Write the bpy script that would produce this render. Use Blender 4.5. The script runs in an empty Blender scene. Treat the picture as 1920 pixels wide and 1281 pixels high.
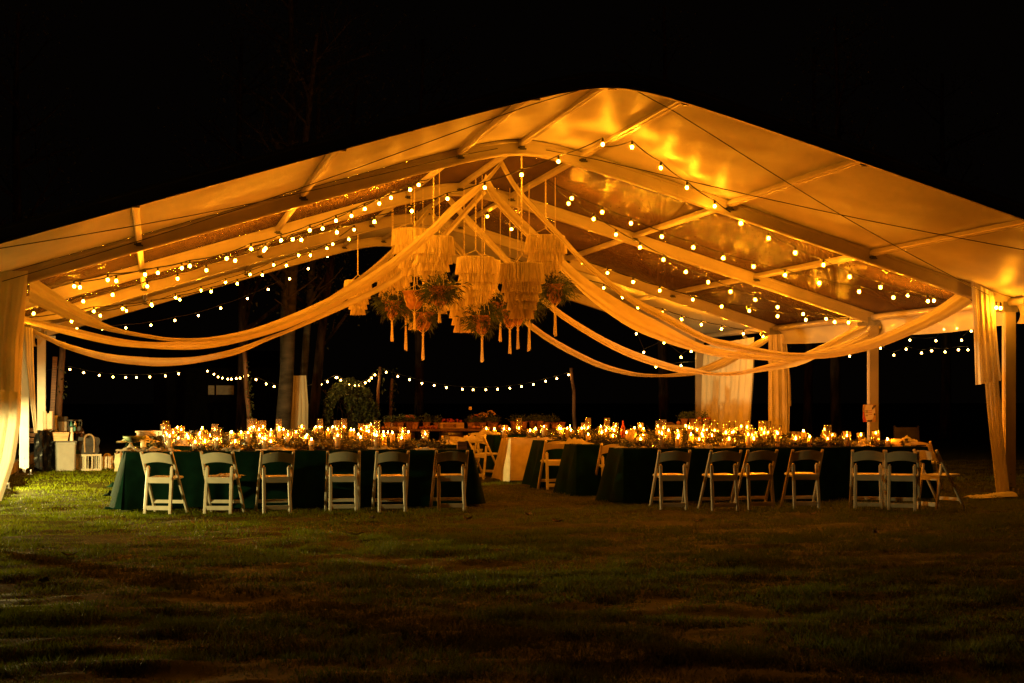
import bpy, math, random
import numpy as np
from mathutils import Vector

random.seed(7)
RNG = np.random.default_rng(7)
S = bpy.context.scene
COL = S.collection
PI = math.pi

# ------------------------------------------------------------------ camera
F, TH, HOR, CX, CY, HC = 3217.3, .2047, 743.8, -5.058, -23.74, 1.485
cam_data = bpy.data.cameras.new("camera")
cam_data.sensor_width = 36.0
cam_data.lens = F / 1920 * 36
cam_data.shift_y = (HOR - 640.5) / 1920
cam_data.clip_start = .1
cam_data.clip_end = 600
cam = bpy.data.objects.new("camera", cam_data)
COL.objects.link(cam)
cam.location = (CX, CY, HC)
cam.rotation_euler = (PI / 2, 0, -TH)
S.camera = cam

# ------------------------------------------------------------------ night sky
world = bpy.data.worlds.new("World")
S.world = world
world.use_nodes = True
bg = world.node_tree.nodes["Background"]
bg.inputs[0].default_value = (1.0, .62, .42, 1)
bg.inputs[1].default_value = .0009

# ------------------------------------------------------------------ light levels and exposure
BULB_L, BULB_C = 760.0, (1.0, .30, .0075)
FLAME_L, FLAME_C = 2300.0, (1.0, .22, .005)
YARD_L, YARD_C = 60.0, (1.0, .50, .09)
FLOOD_W, FLOOD_W2, FLOOD_C = 1000.0, 4600.0, (1.0, .78, .26)
S.view_settings.view_transform = 'Standard'
S.view_settings.look = 'None'
S.view_settings.exposure = 0.0
S.view_settings.gamma = 1.0
S.render.engine = 'CYCLES'
cy = S.cycles
cy.use_denoising = True
cy.use_light_tree = True
cy.max_bounces = 8
cy.diffuse_bounces = 4
cy.glossy_bounces = 3
cy.transmission_bounces = 4
cy.transparent_max_bounces = 24
cy.sample_clamp_indirect = 4.0
cy.caustics_reflective = False
cy.caustics_refractive = False


# ------------------------------------------------------------------ pixel rays of the photograph -> points of the place
def ray(px, py):
    a = (px - 960) / F
    return np.array([math.sin(TH) + a * math.cos(TH), math.cos(TH) - a * math.sin(TH), (HOR - py) / F])


EYE = np.array([CX, CY, HC])


def at_z(px, py, z=0.0):
    d = ray(px, py)
    return EYE + d * (z - HC) / d[2]


def at_y(px, py, Y):
    d = ray(px, py)
    return EYE + d * (Y - CY) / d[1]


def at_x(px, py, X):
    d = ray(px, py)
    return EYE + d * (X - CX) / d[0]


def ppm(p):                                  # photo pixels per metre at a point
    return F / ((p[0] - CX) * math.sin(TH) + (p[1] - CY) * math.cos(TH))


# ------------------------------------------------------------------ materials
MATS = {}


def mat(name, color, rough=.6, var=.12, vscale=8.0, bump=0.0, bscale=40.0, stretch=(1, 1, 1), metal=0.0,
        trans=0.0, sss=0.0, spec=.5, color2=None, coord='Object'):
    m = bpy.data.materials.new(name)
    m.use_nodes = True
    nt = m.node_tree
    N, L = nt.nodes, nt.links
    bs = N["Principled BSDF"]
    out = N["Material Output"]
    tc = N.new("ShaderNodeTexCoord")
    mp = N.new("ShaderNodeMapping")
    mp.inputs['Scale'].default_value = stretch
    L.new(tc.outputs[coord], mp.inputs[0])
    nz = N.new("ShaderNodeTexNoise")
    nz.inputs['Scale'].default_value = vscale
    nz.inputs['Detail'].default_value = 5
    L.new(mp.outputs[0], nz.inputs['Vector'])
    rp = N.new("ShaderNodeValToRGB")
    c = color
    d = color2 if color2 else tuple(max(0, x * (1 - 2.2 * var)) for x in c)
    e = color if color2 else tuple(min(1, x * (1 + var)) for x in c)
    rp.color_ramp.elements[0].position = .34
    rp.color_ramp.elements[1].position = .66
    rp.color_ramp.elements[0].color = (*d, 1)
    rp.color_ramp.elements[1].color = (*e, 1)
    L.new(nz.outputs[0], rp.inputs[0])
    L.new(rp.outputs[0], bs.inputs['Base Color'])
    bs.inputs['Roughness'].default_value = rough
    bs.inputs['Metallic'].default_value = metal
    bs.inputs['Specular IOR Level'].default_value = spec
    if sss:
        bs.inputs['Subsurface Weight'].default_value = sss
        bs.inputs['Subsurface Radius'].default_value = (.03, .012, .004)
        bs.inputs['Subsurface Scale'].default_value = 1.0
    if bump:
        bn = N.new("ShaderNodeTexNoise")
        bn.inputs['Scale'].default_value = bscale
        bn.inputs['Detail'].default_value = 4
        L.new(mp.outputs[0], bn.inputs['Vector'])
        bp = N.new("ShaderNodeBump")
        bp.inputs['Strength'].default_value = bump
        bp.inputs['Distance'].default_value = .02
        L.new(bn.outputs[0], bp.inputs['Height'])
        L.new(bp.outputs[0], bs.inputs['Normal'])
    if trans:
        tr = N.new("ShaderNodeBsdfTranslucent")
        L.new(rp.outputs[0], tr.inputs[0])
        mx = N.new("ShaderNodeMixShader")
        mx.inputs[0].default_value = trans
        L.new(bs.outputs[0], mx.inputs[1])
        L.new(tr.outputs[0], mx.inputs[2])
        L.new(mx.outputs[0], out.inputs[0])
    MATS[name] = m
    return m


def emit_mat(name, color, strength):
    m = bpy.data.materials.new(name)
    m.use_nodes = True
    nt = m.node_tree
    nt.nodes.remove(nt.nodes["Principled BSDF"])
    em = nt.nodes.new("ShaderNodeEmission")
    em.inputs[0].default_value = (*color, 1)
    em.inputs[1].default_value = strength
    nt.links.new(em.outputs[0], nt.nodes["Material Output"].inputs[0])
    MATS[name] = m
    return m


def clear_mat(name, tint=(.96, .96, .95), base=.02, edge=.6, rough=.03, film=0.0, film_color=(.5, .42, .32), bump=0.0, bscale=30.0,
              stretch=(1, 1, 1)):
    """thin clear sheet or glass: what lies behind shows through, with a reflecting surface and optionally a milky film"""
    m = bpy.data.materials.new(name)
    m.use_nodes = True
    nt = m.node_tree
    N, L = nt.nodes, nt.links
    N.remove(N["Principled BSDF"])
    t = N.new("ShaderNodeBsdfTransparent")
    t.inputs[0].default_value = (*tint, 1)
    g = N.new("ShaderNodeBsdfGlossy")
    g.inputs['Roughness'].default_value = rough
    lw = N.new("ShaderNodeLayerWeight")
    lw.inputs[0].default_value = .35
    mr = N.new("ShaderNodeMapRange")
    mr.inputs['To Min'].default_value = base
    mr.inputs['To Max'].default_value = edge
    L.new(lw.outputs['Facing'], mr.inputs['Value'])
    mx = N.new("ShaderNodeMixShader")
    L.new(mr.outputs[0], mx.inputs[0])
    L.new(t.outputs[0], mx.inputs[1])
    L.new(g.outputs[0], mx.inputs[2])
    last = mx
    if film:
        d = N.new("ShaderNodeBsdfDiffuse")
        d.inputs[0].default_value = (*film_color, 1)
        m2 = N.new("ShaderNodeMixShader")
        m2.inputs[0].default_value = film
        L.new(mx.outputs[0], m2.inputs[1])
        L.new(d.outputs[0], m2.inputs[2])
        last = m2
    if bump:
        tc = N.new("ShaderNodeTexCoord")
        mp = N.new("ShaderNodeMapping")
        mp.inputs['Scale'].default_value = stretch
        L.new(tc.outputs['Object'], mp.inputs[0])
        nz = N.new("ShaderNodeTexNoise")
        nz.inputs['Scale'].default_value = bscale
        nz.inputs['Detail'].default_value = 3
        L.new(mp.outputs[0], nz.inputs['Vector'])
        bp = N.new("ShaderNodeBump")
        bp.inputs['Strength'].default_value = bump
        bp.inputs['Distance'].default_value = .02
        L.new(nz.outputs[0], bp.inputs['Height'])
        L.new(bp.outputs[0], g.inputs['Normal'])
    L.new(last.outputs[0], N["Material Output"].inputs[0])
    MATS[name] = m
    return m


mat('aluminium', (.50, .44, .36), rough=.42, var=.06, metal=.25, vscale=3)
mat('dark_metal', (.03, .03, .03), rough=.4)
mat('steel', (.35, .34, .33), rough=.35, metal=.8)
mat('white_canvas', (.80, .76, .68), rough=.46, var=.05, vscale=1.5, bump=.22, bscale=9, stretch=(1.2, .6, 1), trans=.12, spec=.2)
clear_mat('clear_canvas', base=.03, edge=.24, rough=.10, film=.20, film_color=(.48, .30, .17), bump=.4, bscale=60, stretch=(1, .6, 1))
clear_mat('valance_plastic', base=.08, edge=.5, rough=.15, film=.6, film_color=(.75, .7, .6), bump=.6, bscale=20, stretch=(1, 3, .3))
mat('drape', (.82, .75, .58), rough=.8, var=.04, vscale=3, trans=.34, bump=.15, bscale=120)
mat('gauze', (.84, .77, .60), rough=.8, var=.05, vscale=2, trans=.2, bump=.2, bscale=80)
mat('cord', (.78, .66, .42), rough=.85, var=.15, vscale=60)
mat('fringe', (.86, .74, .47), rough=.85, var=.16, vscale=35, stretch=(1, 1, .12))
mat('kraft', (.50, .24, .10), rough=.8, var=.2, vscale=14, bump=.4, bscale=18, trans=.1)
mat('needles', (.065, .11, .03), rough=.55, var=.45, vscale=5, trans=.3)
mat('grey_leaf', (.075, .08, .035), rough=.5, var=.45, vscale=9, trans=.25)
mat('herb', (.10, .15, .06), rough=.6, var=.4, vscale=12, trans=.25)
mat('resin', (.72, .66, .50), rough=.42, var=.06, vscale=6)
mat('vinyl', (.76, .70, .55), rough=.4, var=.04)
mat('green_cloth', (.0025, .018, .010), rough=.85, var=.18, vscale=6, bump=.1, bscale=200, spec=.04)
mat('beige_cloth', (.42, .36, .20), rough=.85, var=.08, vscale=8, bump=.15, bscale=150)
mat('napkin', (.80, .72, .55), rough=.85, var=.05, vscale=10, trans=.25)
mat('wax', (.95, .80, .45), rough=.45, var=.04, trans=.35)
clear_mat('glass', base=.05, edge=.85, rough=.06, film=.018, film_color=(.9, .85, .75))
mat('wood_dark', (.16, .07, .03), rough=.55, var=.3, vscale=4, stretch=(1, 12, 12), bump=.2, bscale=10)
mat('wood_pale', (.55, .36, .17), rough=.6, var=.18, vscale=3, stretch=(1, 10, 10))
mat('terracotta', (.42, .14, .06), rough=.8, var=.15)
mat('pumpkin', (.62, .24, .05), rough=.5, var=.12, vscale=6)
mat('apple', (.45, .06, .03), rough=.35, var=.25, vscale=8)
mat('petal_orange', (.70, .22, .08), rough=.6, var=.2, vscale=20, trans=.3)
mat('petal_yellow', (.75, .48, .10), rough=.6, var=.2, vscale=20, trans=.3)
mat('plate', (.55, .50, .38), rough=.3, var=.05)
mat('bag_plastic', (.014, .014, .015), rough=.32, spec=.22, var=.2, bump=.35, bscale=6)
mat('bin_grey', (.30, .29, .26), rough=.5, var=.05)
mat('bin_dark', (.09, .09, .09), rough=.5)
mat('white_plastic', (.72, .66, .52), rough=.4, var=.04)
mat('charcoal', (.035, .033, .032), rough=.8, var=.2)
mat('strap', (.32, .22, .12), rough=.8)
mat('teal', (.04, .22, .20), rough=.5)
mat('paper', (.72, .60, .38), rough=.8, var=.05)
mat('print_red', (.50, .06, .03), rough=.7)
mat('print_dark', (.10, .07, .05), rough=.8)
mat('print_ochre', (.55, .30, .06), rough=.8)
mat('bark', (.035, .022, .015), rough=.9, var=.4, vscale=6, stretch=(1, 1, .25), bump=.8, bscale=12, spec=.05)
mat('birch_bark', (.11, .09, .07), rough=.8, vscale=3.2, stretch=(.6, .6, 2.2), color2=(.03, .025, .02), bump=.4, bscale=9)
mat('pole_wood', (.26, .13, .07), rough=.8, var=.35, vscale=5, stretch=(1, 1, .3))
mat('tree_leaf', (.05, .06, .02), rough=.6, var=.4, vscale=4, trans=.3)
mat('hedge_leaf', (.11, .13, .035), rough=.5, var=.5, vscale=5, trans=.25)
mat('dry_leaf', (.35, .20, .08), rough=.7, var=.3, vscale=20)
mat('shed_wall', (.005, .004, .003), rough=1.0, var=.2, spec=.02)
mat('pane_pale', (.10, .09, .07), rough=.3)
mat('kerb_wood', (.45, .36, .24), rough=.8, var=.25, vscale=3)
mat('cable', (.012, .010, .010), rough=.6)
emit_mat('bulb_glow', BULB_C, BULB_L)
emit_mat('yard_bulb_glow', YARD_C, YARD_L)
emit_mat('flame_glow', FLAME_C, FLAME_L)
emit_mat('flood_lens', FLOOD_C, 4.0)


def lawn_mat(name, greens, rough=.75, trans=0.0):
    m = bpy.data.materials.new(name)
    m.use_nodes = True
    nt = m.node_tree
    N, L = nt.nodes, nt.links
    bs = N["Principled BSDF"]
    bs.inputs['Roughness'].default_value = rough
    bs.inputs['Specular IOR Level'].default_value = .08
    tc = N.new("ShaderNodeTexCoord")
    cols = []
    for sc, a, b in ((1.1, 0, 1), (14.0, 2, 3)):
        nz = N.new("ShaderNodeTexNoise")
        nz.inputs['Scale'].default_value = sc
        nz.inputs['Detail'].default_value = 4
        L.new(tc.outputs['Object'], nz.inputs['Vector'])
        rp = N.new("ShaderNodeValToRGB")
        rp.color_ramp.elements[0].position = .38
        rp.color_ramp.elements[1].position = .62
        rp.color_ramp.elements[0].color = (*greens[a], 1)
        rp.color_ramp.elements[1].color = (*greens[b], 1)
        L.new(nz.outputs[0], rp.inputs[0])
        cols.append(rp)
    mx = N.new("ShaderNodeMix")
    mx.data_type = 'RGBA'
    mx.inputs['Factor'].default_value = .5
    L.new(cols[0].outputs[0], mx.inputs[6])
    L.new(cols[1].outputs[0], mx.inputs[7])
    L.new(mx.outputs[2], bs.inputs['Base Color'])
    if trans:
        tr = N.new("ShaderNodeBsdfTranslucent")
        L.new(mx.outputs[2], tr.inputs[0])
        ms = N.new("ShaderNodeMixShader")
        ms.inputs[0].default_value = trans
        L.new(bs.outputs[0], ms.inputs[1])
        L.new(tr.outputs[0], ms.inputs[2])
        L.new(ms.outputs[0], N["Material Output"].inputs[0])
    MATS[name] = m


lawn_mat('soil', ((.035, .038, .002), (.055, .045, .003), (.025, .03, .0015), (.045, .045, .002)))
lawn_mat('blade', ((.125, .165, .002), (.165, .16, .003), (.08, .12, .0015), (.16, .20, .002)), rough=.55, trans=.42)


# ------------------------------------------------------------------ mesh helpers
class MB:
    def __init__(self):
        self.v, self.f = [], []

    def add(self, vs, fs):
        n = len(self.v)
        self.v += [tuple(map(float, p)) for p in vs]
        self.f += [tuple(i + n for i in q) for q in fs]
        return self

    def box(self, c, s, rz=0.0):
        cx, cy_, cz = c
        hx, hy, hz = s[0] / 2, s[1] / 2, s[2] / 2
        ca, sa = math.cos(rz), math.sin(rz)
        vs = []
        for dz in (-hz, hz):
            for dx, dy in ((-hx, -hy), (hx, -hy), (hx, hy), (-hx, hy)):
                vs.append((cx + dx * ca - dy * sa, cy_ + dx * sa + dy * ca, cz + dz))
        return self.add(vs, [(3, 2, 1, 0), (4, 5, 6, 7), (0, 1, 5, 4), (1, 2, 6, 5), (2, 3, 7, 6), (3, 0, 4, 7)])

    def bar(self, p, q, w, t, up=(0, 0, 1), ch=.15):
        """bar from p to q, w wide across, t thick along 'up', chamfered section"""
        p, q = Vector(p), Vector(q)
        d = (q - p).normalized()
        s = d.cross(Vector(up)).normalized()
        u = s.cross(d).normalized()
        c = min(w, t) * ch
        hw, ht = w / 2, t / 2
        sec = [(-hw + c, -ht), (hw - c, -ht), (hw, -ht + c), (hw, ht - c), (hw - c, ht), (-hw + c, ht), (-hw, ht - c), (-hw, -ht + c)]
        vs = [p + s * a + u * b for a, b in sec] + [q + s * a + u * b for a, b in sec]
        fs = [(i, (i + 1) % 8, 8 + (i + 1) % 8, 8 + i) for i in range(8)] + [tuple(range(7, -1, -1)), tuple(range(8, 16))]
        return self.add(vs, fs)

    def tube(self, pts, r, n=6, caps=True):
        pts = [Vector(p) for p in pts]
        rs = r if isinstance(r, (list, tuple)) else [r] * len(pts)
        vs, fs = [], []
        ref = Vector((0, 0, 1))
        d0 = (pts[-1] - pts[0]).normalized()
        if abs(d0.z) > .9:
            ref = Vector((0, 1, 0))
        for i, p in enumerate(pts):
            d = (pts[min(i + 1, len(pts) - 1)] - pts[max(i - 1, 0)])
            d = d.normalized() if d.length > 1e-9 else Vector((0, 0, 1))
            a = d.cross(ref)
            a = a.normalized() if a.length > 1e-6 else Vector((1, 0, 0))
            b = a.cross(d).normalized()
            for k in range(n):
                t = 2 * PI * k / n
                vs.append(p + (a * math.cos(t) + b * math.sin(t)) * rs[i])
        m = len(pts)
        for i in range(m - 1):
            for k in range(n):
                fs.append((i * n + k, i * n + (k + 1) % n, (i + 1) * n + (k + 1) % n, (i + 1) * n + k))
        if caps and n > 2:
            fs.append(tuple(range(n - 1, -1, -1)))
            fs.append(tuple((m - 1) * n + k for k in range(n)))
        return self.add(vs, fs)

    def lathe(self, prof, n=16, c=(0, 0, 0), wob=0.0, seed=0):
        rr = random.Random(seed)
        vs, fs = [], []
        for r, z in prof:
            for k in range(n):
                t = 2 * PI * k / n
                w = 1 + (rr.uniform(-wob, wob) if wob else 0)
                vs.append((c[0] + r * w * math.cos(t), c[1] + r * w * math.sin(t), c[2] + z))
        for i in range(len(prof) - 1):
            for k in range(n):
                fs.append((i * n + k, i * n + (k + 1) % n, (i + 1) * n + (k + 1) % n, (i + 1) * n + k))
        if prof[0][0] > 1e-4:
            fs.append(tuple(range(n - 1, -1, -1)))
        if prof[-1][0] > 1e-4:
            fs.append(tuple((len(prof) - 1) * n + k for k in range(n)))
        return self.add(vs, fs)

    def grid(self, rows):
        n = len(rows[0])
        vs = [p for r in rows for p in r]
        fs = [(i * n + j, i * n + j + 1, (i + 1) * n + j + 1, (i + 1) * n + j) for i in range(len(rows) - 1) for j in range(n - 1)]
        return self.add(vs, fs)

    def build(self, name, m, parent=None, smooth=False, loc=None):
        me = bpy.data.meshes.new(name)
        me.from_pydata(self.v, [], self.f)
        if smooth:
            me.polygons.foreach_set('use_smooth', [True] * len(me.polygons))
        me.materials.append(MATS[m])
        me.update()
        return link(name, me, parent, loc)


def link(name, me, parent=None, loc=None, rz=0.0):
    o = bpy.data.objects.new(name, me)
    COL.objects.link(o)
    if parent is not None:
        o.parent = parent
    if loc is not None:
        o.location = loc
    if rz:
        o.rotation_euler = (0, 0, rz)
    return o


def tag(o, label, cat, group=None):
    o['label'] = label
    o['category'] = cat
    if group:
        o['group'] = group
    return o


def structure(o):
    o['kind'] = 'structure'
    return o


def stuff(o):
    o['kind'] = 'stuff'
    return o


def thing(name, label, cat, loc=(0, 0, 0), rz=0.0, group=None):
    o = bpy.data.objects.new(name, None)
    o.empty_display_size = .1
    COL.objects.link(o)
    o.location = loc
    o.rotation_euler = (0, 0, rz)
    return tag(o, label, cat, group)


def dup(src, loc, rz=0.0, label=None, group=None, scale=None):
    def cp(o, par):
        c = o.copy()
        COL.objects.link(c)
        if par is not None:
            c.parent = par
        for ch in kids.get(o.name, []):
            cp(ch, c)
        return c
    kids = {}
    todo = [src]
    while todo:
        o = todo.pop()
        kids[o.name] = list(o.children)
        todo += kids[o.name]
    r = cp(src, None)
    r.location = loc
    r.rotation_euler = (0, 0, rz)
    if scale is not None:
        r.scale = (scale,) * 3 if isinstance(scale, (int, float)) else scale
    if label:
        r['label'] = label
    if group:
        r['group'] = group
    return r


def leaves_mesh(name, pos, direc, length, width, droop=.25):
    """many leaf faces in one mesh: pos (n,3) bases, direc (n,3) directions, length, width (n,)"""
    n = len(pos)
    d = direc / (np.linalg.norm(direc, axis=1, keepdims=True) + 1e-9)
    ref = RNG.normal(size=(n, 3))
    s = np.cross(d, ref)
    s /= np.linalg.norm(s, axis=1, keepdims=True) + 1e-9
    L_, W_ = length[:, None], width[:, None]
    mid = pos + d * L_ * .5
    tip = pos + d * L_
    tip[:, 2] -= length * droop
    v = np.stack([pos, mid + s * W_ * .5, tip, mid - s * W_ * .5], 1).reshape(-1, 3)
    return quads_mesh(name, v, np.arange(4 * n).reshape(n, 4))


def quads_mesh(name, v, q):
    me = bpy.data.meshes.new(name)
    k = q.shape[1]
    me.vertices.add(len(v))
    me.vertices.foreach_set('co', np.ascontiguousarray(v, dtype=np.float32).ravel())
    me.loops.add(q.size)
    me.loops.foreach_set('vertex_index', np.ascontiguousarray(q, dtype=np.int32).ravel())
    me.polygons.add(len(q))
    me.polygons.foreach_set('loop_start', np.arange(0, q.size, k, dtype=np.int32))
    me.update(calc_edges=True)
    me.validate()
    return me


def vnoise(x, y, seed, cell):
    r = np.random.default_rng(seed).random((256, 256))
    u, w = x / cell + 1000, y / cell + 1000
    i, j = np.floor(u).astype(int), np.floor(w).astype(int)
    a, b = u - i, w - j
    a, b = a * a * (3 - 2 * a), b * b * (3 - 2 * b)
    g = lambda p, q: r[p % 256, q % 256]
    return (g(i, j) * (1 - a) + g(i + 1, j) * a) * (1 - b) + (g(i, j + 1) * (1 - a) + g(i + 1, j + 1) * a) * b - .5


def catmull(P, n):
    P = np.array(P, float)
    P = np.vstack([2 * P[0] - P[1], P, 2 * P[-1] - P[-2]])
    segs = len(P) - 3
    out = []
    for s in np.linspace(0, segs - 1e-6, n):
        i = int(s)
        t = s - i
        p0, p1, p2, p3 = P[i:i + 4]
        out.append(.5 * (2 * p1 + (p2 - p0) * t + (2 * p0 - 5 * p1 + 4 * p2 - p3) * t * t + (3 * p1 - p0 - 3 * p2 + p3) * t ** 3))
    return np.array(out)


ORD = ['first', 'second', 'third', 'fourth', 'fifth', 'sixth', 'seventh', 'eighth', 'ninth', 'tenth', 'eleventh', 'twelfth', 'thirteenth',
       'fourteenth', 'fifteenth', 'sixteenth', 'seventeenth', 'eighteenth', 'nineteenth', 'twentieth', 'twenty-first', 'twenty-second',
       'twenty-third', 'twenty-fourth', 'twenty-fifth', 'twenty-sixth']


# ------------------------------------------------------------------ lawn
def ground_z(x, y):
    z = .02 * vnoise(x, y, 1, 1.1) + .034 * vnoise(x * .6, y, 2, .34) + .034 * vnoise(x * .7, y, 3, .16)
    z = z * np.where(y > 14, .4, 1.0)
    return z - .01


def axis(fine0, fine1, step, far):
    a = list(np.arange(fine0, fine1 + 1e-6, step))
    s, p = step, fine1
    while p < far:
        s *= 1.35
        p += s
        a.append(p)
    s, p = step, fine0
    while p > -far:
        s *= 1.35
        p -= s
        a.insert(0, p)
    return np.array(a)


gx, gy = axis(-13, 16, .085, 260), axis(-17, 12, .085, 260)
GX, GY = np.meshgrid(gx, gy, indexing='ij')
GZ = ground_z(GX, GY)
nX, nY = GX.shape
idx = np.arange(nX * nY).reshape(nX, nY)
qd = np.stack([idx[:-1, :-1], idx[1:, :-1], idx[1:, 1:], idx[:-1, 1:]], -1).reshape(-1, 4)
me = quads_mesh('lawn', np.stack([GX, GY, GZ], -1).reshape(-1, 3), qd)
me.polygons.foreach_set('use_smooth', [True] * len(me.polygons))
me.materials.append(MATS['soil'])
structure(link('lawn', me))


def blades():
    sets = []
    for d0, d1, dens, w, h in ((7.5, 12, 3000, .008, .052), (12, 18, 2000, .010, .052), (18, 26, 1250, .012, .050), (26, 40, 420, .015, .05)):
        a0, a1 = -(960 + 60) / F * d1 - .6, (960 + 60) / F * d1 + .6
        n = int((a1 - a0) * (d1 - d0) * dens)
        r, d = RNG.uniform(a0, a1, n), RNG.uniform(d0, d1, n)
        ok = np.abs(r) < (960 / F * d + .5)
        r, d = r[ok], d[ok]
        x = CX + r * math.cos(TH) + d * math.sin(TH)
        y = CY - r * math.sin(TH) + d * math.cos(TH)
        tuft = vnoise(x, y, 11, .35) + .8 * vnoise(x * .6, y, 12, .9) + .5 * vnoise(x, y, 14, .13)
        keep = RNG.random(len(x)) < np.clip(.62 + .9 * tuft, .12, 1)
        x, y, tuft = x[keep], y[keep], tuft[keep]
        n = len(x)
        hh = h * np.clip(.75 + .8 * tuft, .3, 1.7) * RNG.uniform(.6, 1.25, n)
        z = ground_z(x, y) - .004
        ang = RNG.uniform(0, 2 * PI, n)
        lean = RNG.normal(0, .55, (n, 2)) * hh[:, None]
        base = np.stack([x, y, z], 1)
        side = np.stack([np.cos(ang), np.sin(ang), np.zeros(n)], 1) * (w * RNG.uniform(.6, 1.2, n))[:, None] * .5
        tip = base + np.stack([lean[:, 0], lean[:, 1], hh], 1)
        sets.append(np.stack([base - side, base + side, tip], 1).reshape(-1, 3))
    v = np.concatenate(sets)
    me = quads_mesh('grass', v, np.arange(len(v)).reshape(-1, 3))
    me.materials.append(MATS['blade'])
    stuff(link('grass', me))


blades()

# timber kerb along the left side of the marquee
kb = MB()
y0 = -2.2
while y0 < 24:
    kb.box((-7.80, y0 + 1.2, .10), (.12, 2.38, .20))
    y0 += 2.4
structure(kb.build('kerb', 'kerb_wood'))

# ------------------------------------------------------------------ marquee
FRAME_Y = [-5.0, 0.0, 5.0, 10.0, 15.0]


def zc(x):
    return 5.195 - .306 * math.sqrt(x * x + .55 * .55)


marquee = thing('marquee', 'long white frame marquee with curved ridge, partly clear roof and open sides', 'marquee')


def rafter_mesh(dlo=.13, dhi=.085):
    xs = [-7.5, -6.4, -5.3, -4.2, -3.1, -2.2] + [k * .2 for k in range(-8, 9)] + [2.2, 3.1, 4.2, 5.3, 6.4, 7.5]
    b = MB()
    rows = []
    for x in xs:
        z = zc(x)
        y = .055
        lo, hi = z - dlo, z + dhi
        e = .012
        rows.append([(x, -y + e, lo), (x, -y, lo + e), (x, -y, lo + .035), (x, -y + .008, lo + .045), (x, -y + .008, hi - .045), (x, -y, hi - .035), (x, -y, hi),
                     (x, y, hi), (x, y, lo + e), (x, y - e, lo), (x, -y + e, lo)])
    b.grid(rows)
    n = len(rows[0])
    b.add(rows[0][:-1], [tuple(range(n - 1))])
    b.add(rows[-1][:-1], [tuple(range(n - 2, -1, -1))])
    for sx in (-1, 1):                        # bolt heads and holes at the splice
        for u in (2.05, 2.3, 4.55, 4.75):
            for dz in (-.06, .03):
                b.lathe([(.016, 0), (.016, .012), (0, .014)], 6, (0, 0, 0))
                m = 6 * 3
                for k in range(len(b.v) - m, len(b.v)):
                    px_, py_, pz_ = b.v[k]
                    b.v[k] = (sx * u + px_, -.052 - pz_, zc(u) + dz + py_)
    return b


def leg_mesh(sx):
    b = MB()
    b.box((sx * 7.5, 0, 1.46), (.17, .11, 2.66))
    b.box((sx * (7.5 - .088), 0, 1.46), (.008, .05, 2.6))
    return b


raf = rafter_mesh()
raf_o = None
for k, Y in enumerate(FRAME_Y):
    if raf_o is None:
        o = rafter_mesh(.055, .125).build('rafter', 'aluminium', marquee)
        raf_o = raf.build('rafter', 'aluminium', marquee)
        raf_o.location = (0, FRAME_Y[1], 0)
    elif k == 1:
        o = raf_o
    else:
        o = raf_o.copy()
        COL.objects.link(o)
        o.parent = marquee
    o.location = (0, Y, 0)
    for sx in (-1, 1):
        leg = leg_mesh(sx).build('leg', 'aluminium', marquee, loc=(0, Y, 0))
        fb = MB()
        fb.box((sx * 7.5, 0, .075), (.06, .06, .11))
        fb.box((sx * 7.5, 0, .012), (.32, .24, .022))
        for ax, ay in ((-.12, -.08), (.12, -.08), (-.12, .08), (.12, .08)):
            fb.tube([(sx * 7.5 + ax, ay, .02), (sx * 7.5 + ax, ay, .10)], .012, 6)
        fb.build('base_plate', 'steel', leg)
        bb = MB()
        bb.box((sx * 7.5, 0, 2.83), (.24, .13, .15))
        bb.box((sx * (7.5 - .17), 0, 2.78), (.26, .05, .06))
        bb.build('eave_bracket', 'steel', leg)
        nb = MB()
        for z in (.32, .18):
            nb.lathe([(.014, 0), (.014, .012), (0, .014)], 6)
            for q in range(len(nb.v) - 18, len(nb.v)):
                a_, b_, c_ = nb.v[q]
                nb.v[q] = (sx * 7.5 + a_, -.056 - c_, z + b_)
        nb.build('bolt', 'steel', leg)

purl_x = [-5.285, -3.07, -.888, 0.0, .888, 3.07, 5.285]
for bay in range(4):
    ya, yb = FRAME_Y[bay] + .056, FRAME_Y[bay + 1] - .056
    for x in purl_x:
        b = MB()
        sl = -.306 * x / math.sqrt(x * x + .3)
        b.bar((x, ya, zc(x) + .035), (x, yb, zc(x) + .035), .085, .075, up=(-sl, 0, 1))
        b.bar((x, ya, zc(x) - .006), (x, yb, zc(x) - .006), .04, .012, up=(-sl, 0, 1))
        p = b.build('purlin', 'aluminium', marquee)
        for y in (ya + .03, yb - .03):
            h = MB()
            h.box((x, y, zc(x) - .035), (.07, .05, .05))
            h.tube([(x - .06, y, zc(x) - .03), (x + .06, y, zc(x) - .05)], .014, 6)
            h.build('bracket', 'dark_metal', p)
    for sx in (-1, 1):
        b = MB()
        b.tube([(sx * 7.5, ya, 2.90), (sx * 7.5, yb, 2.90)], .062, 10)
        b.build('eave_tube', 'aluminium', marquee, smooth=True)

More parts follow.
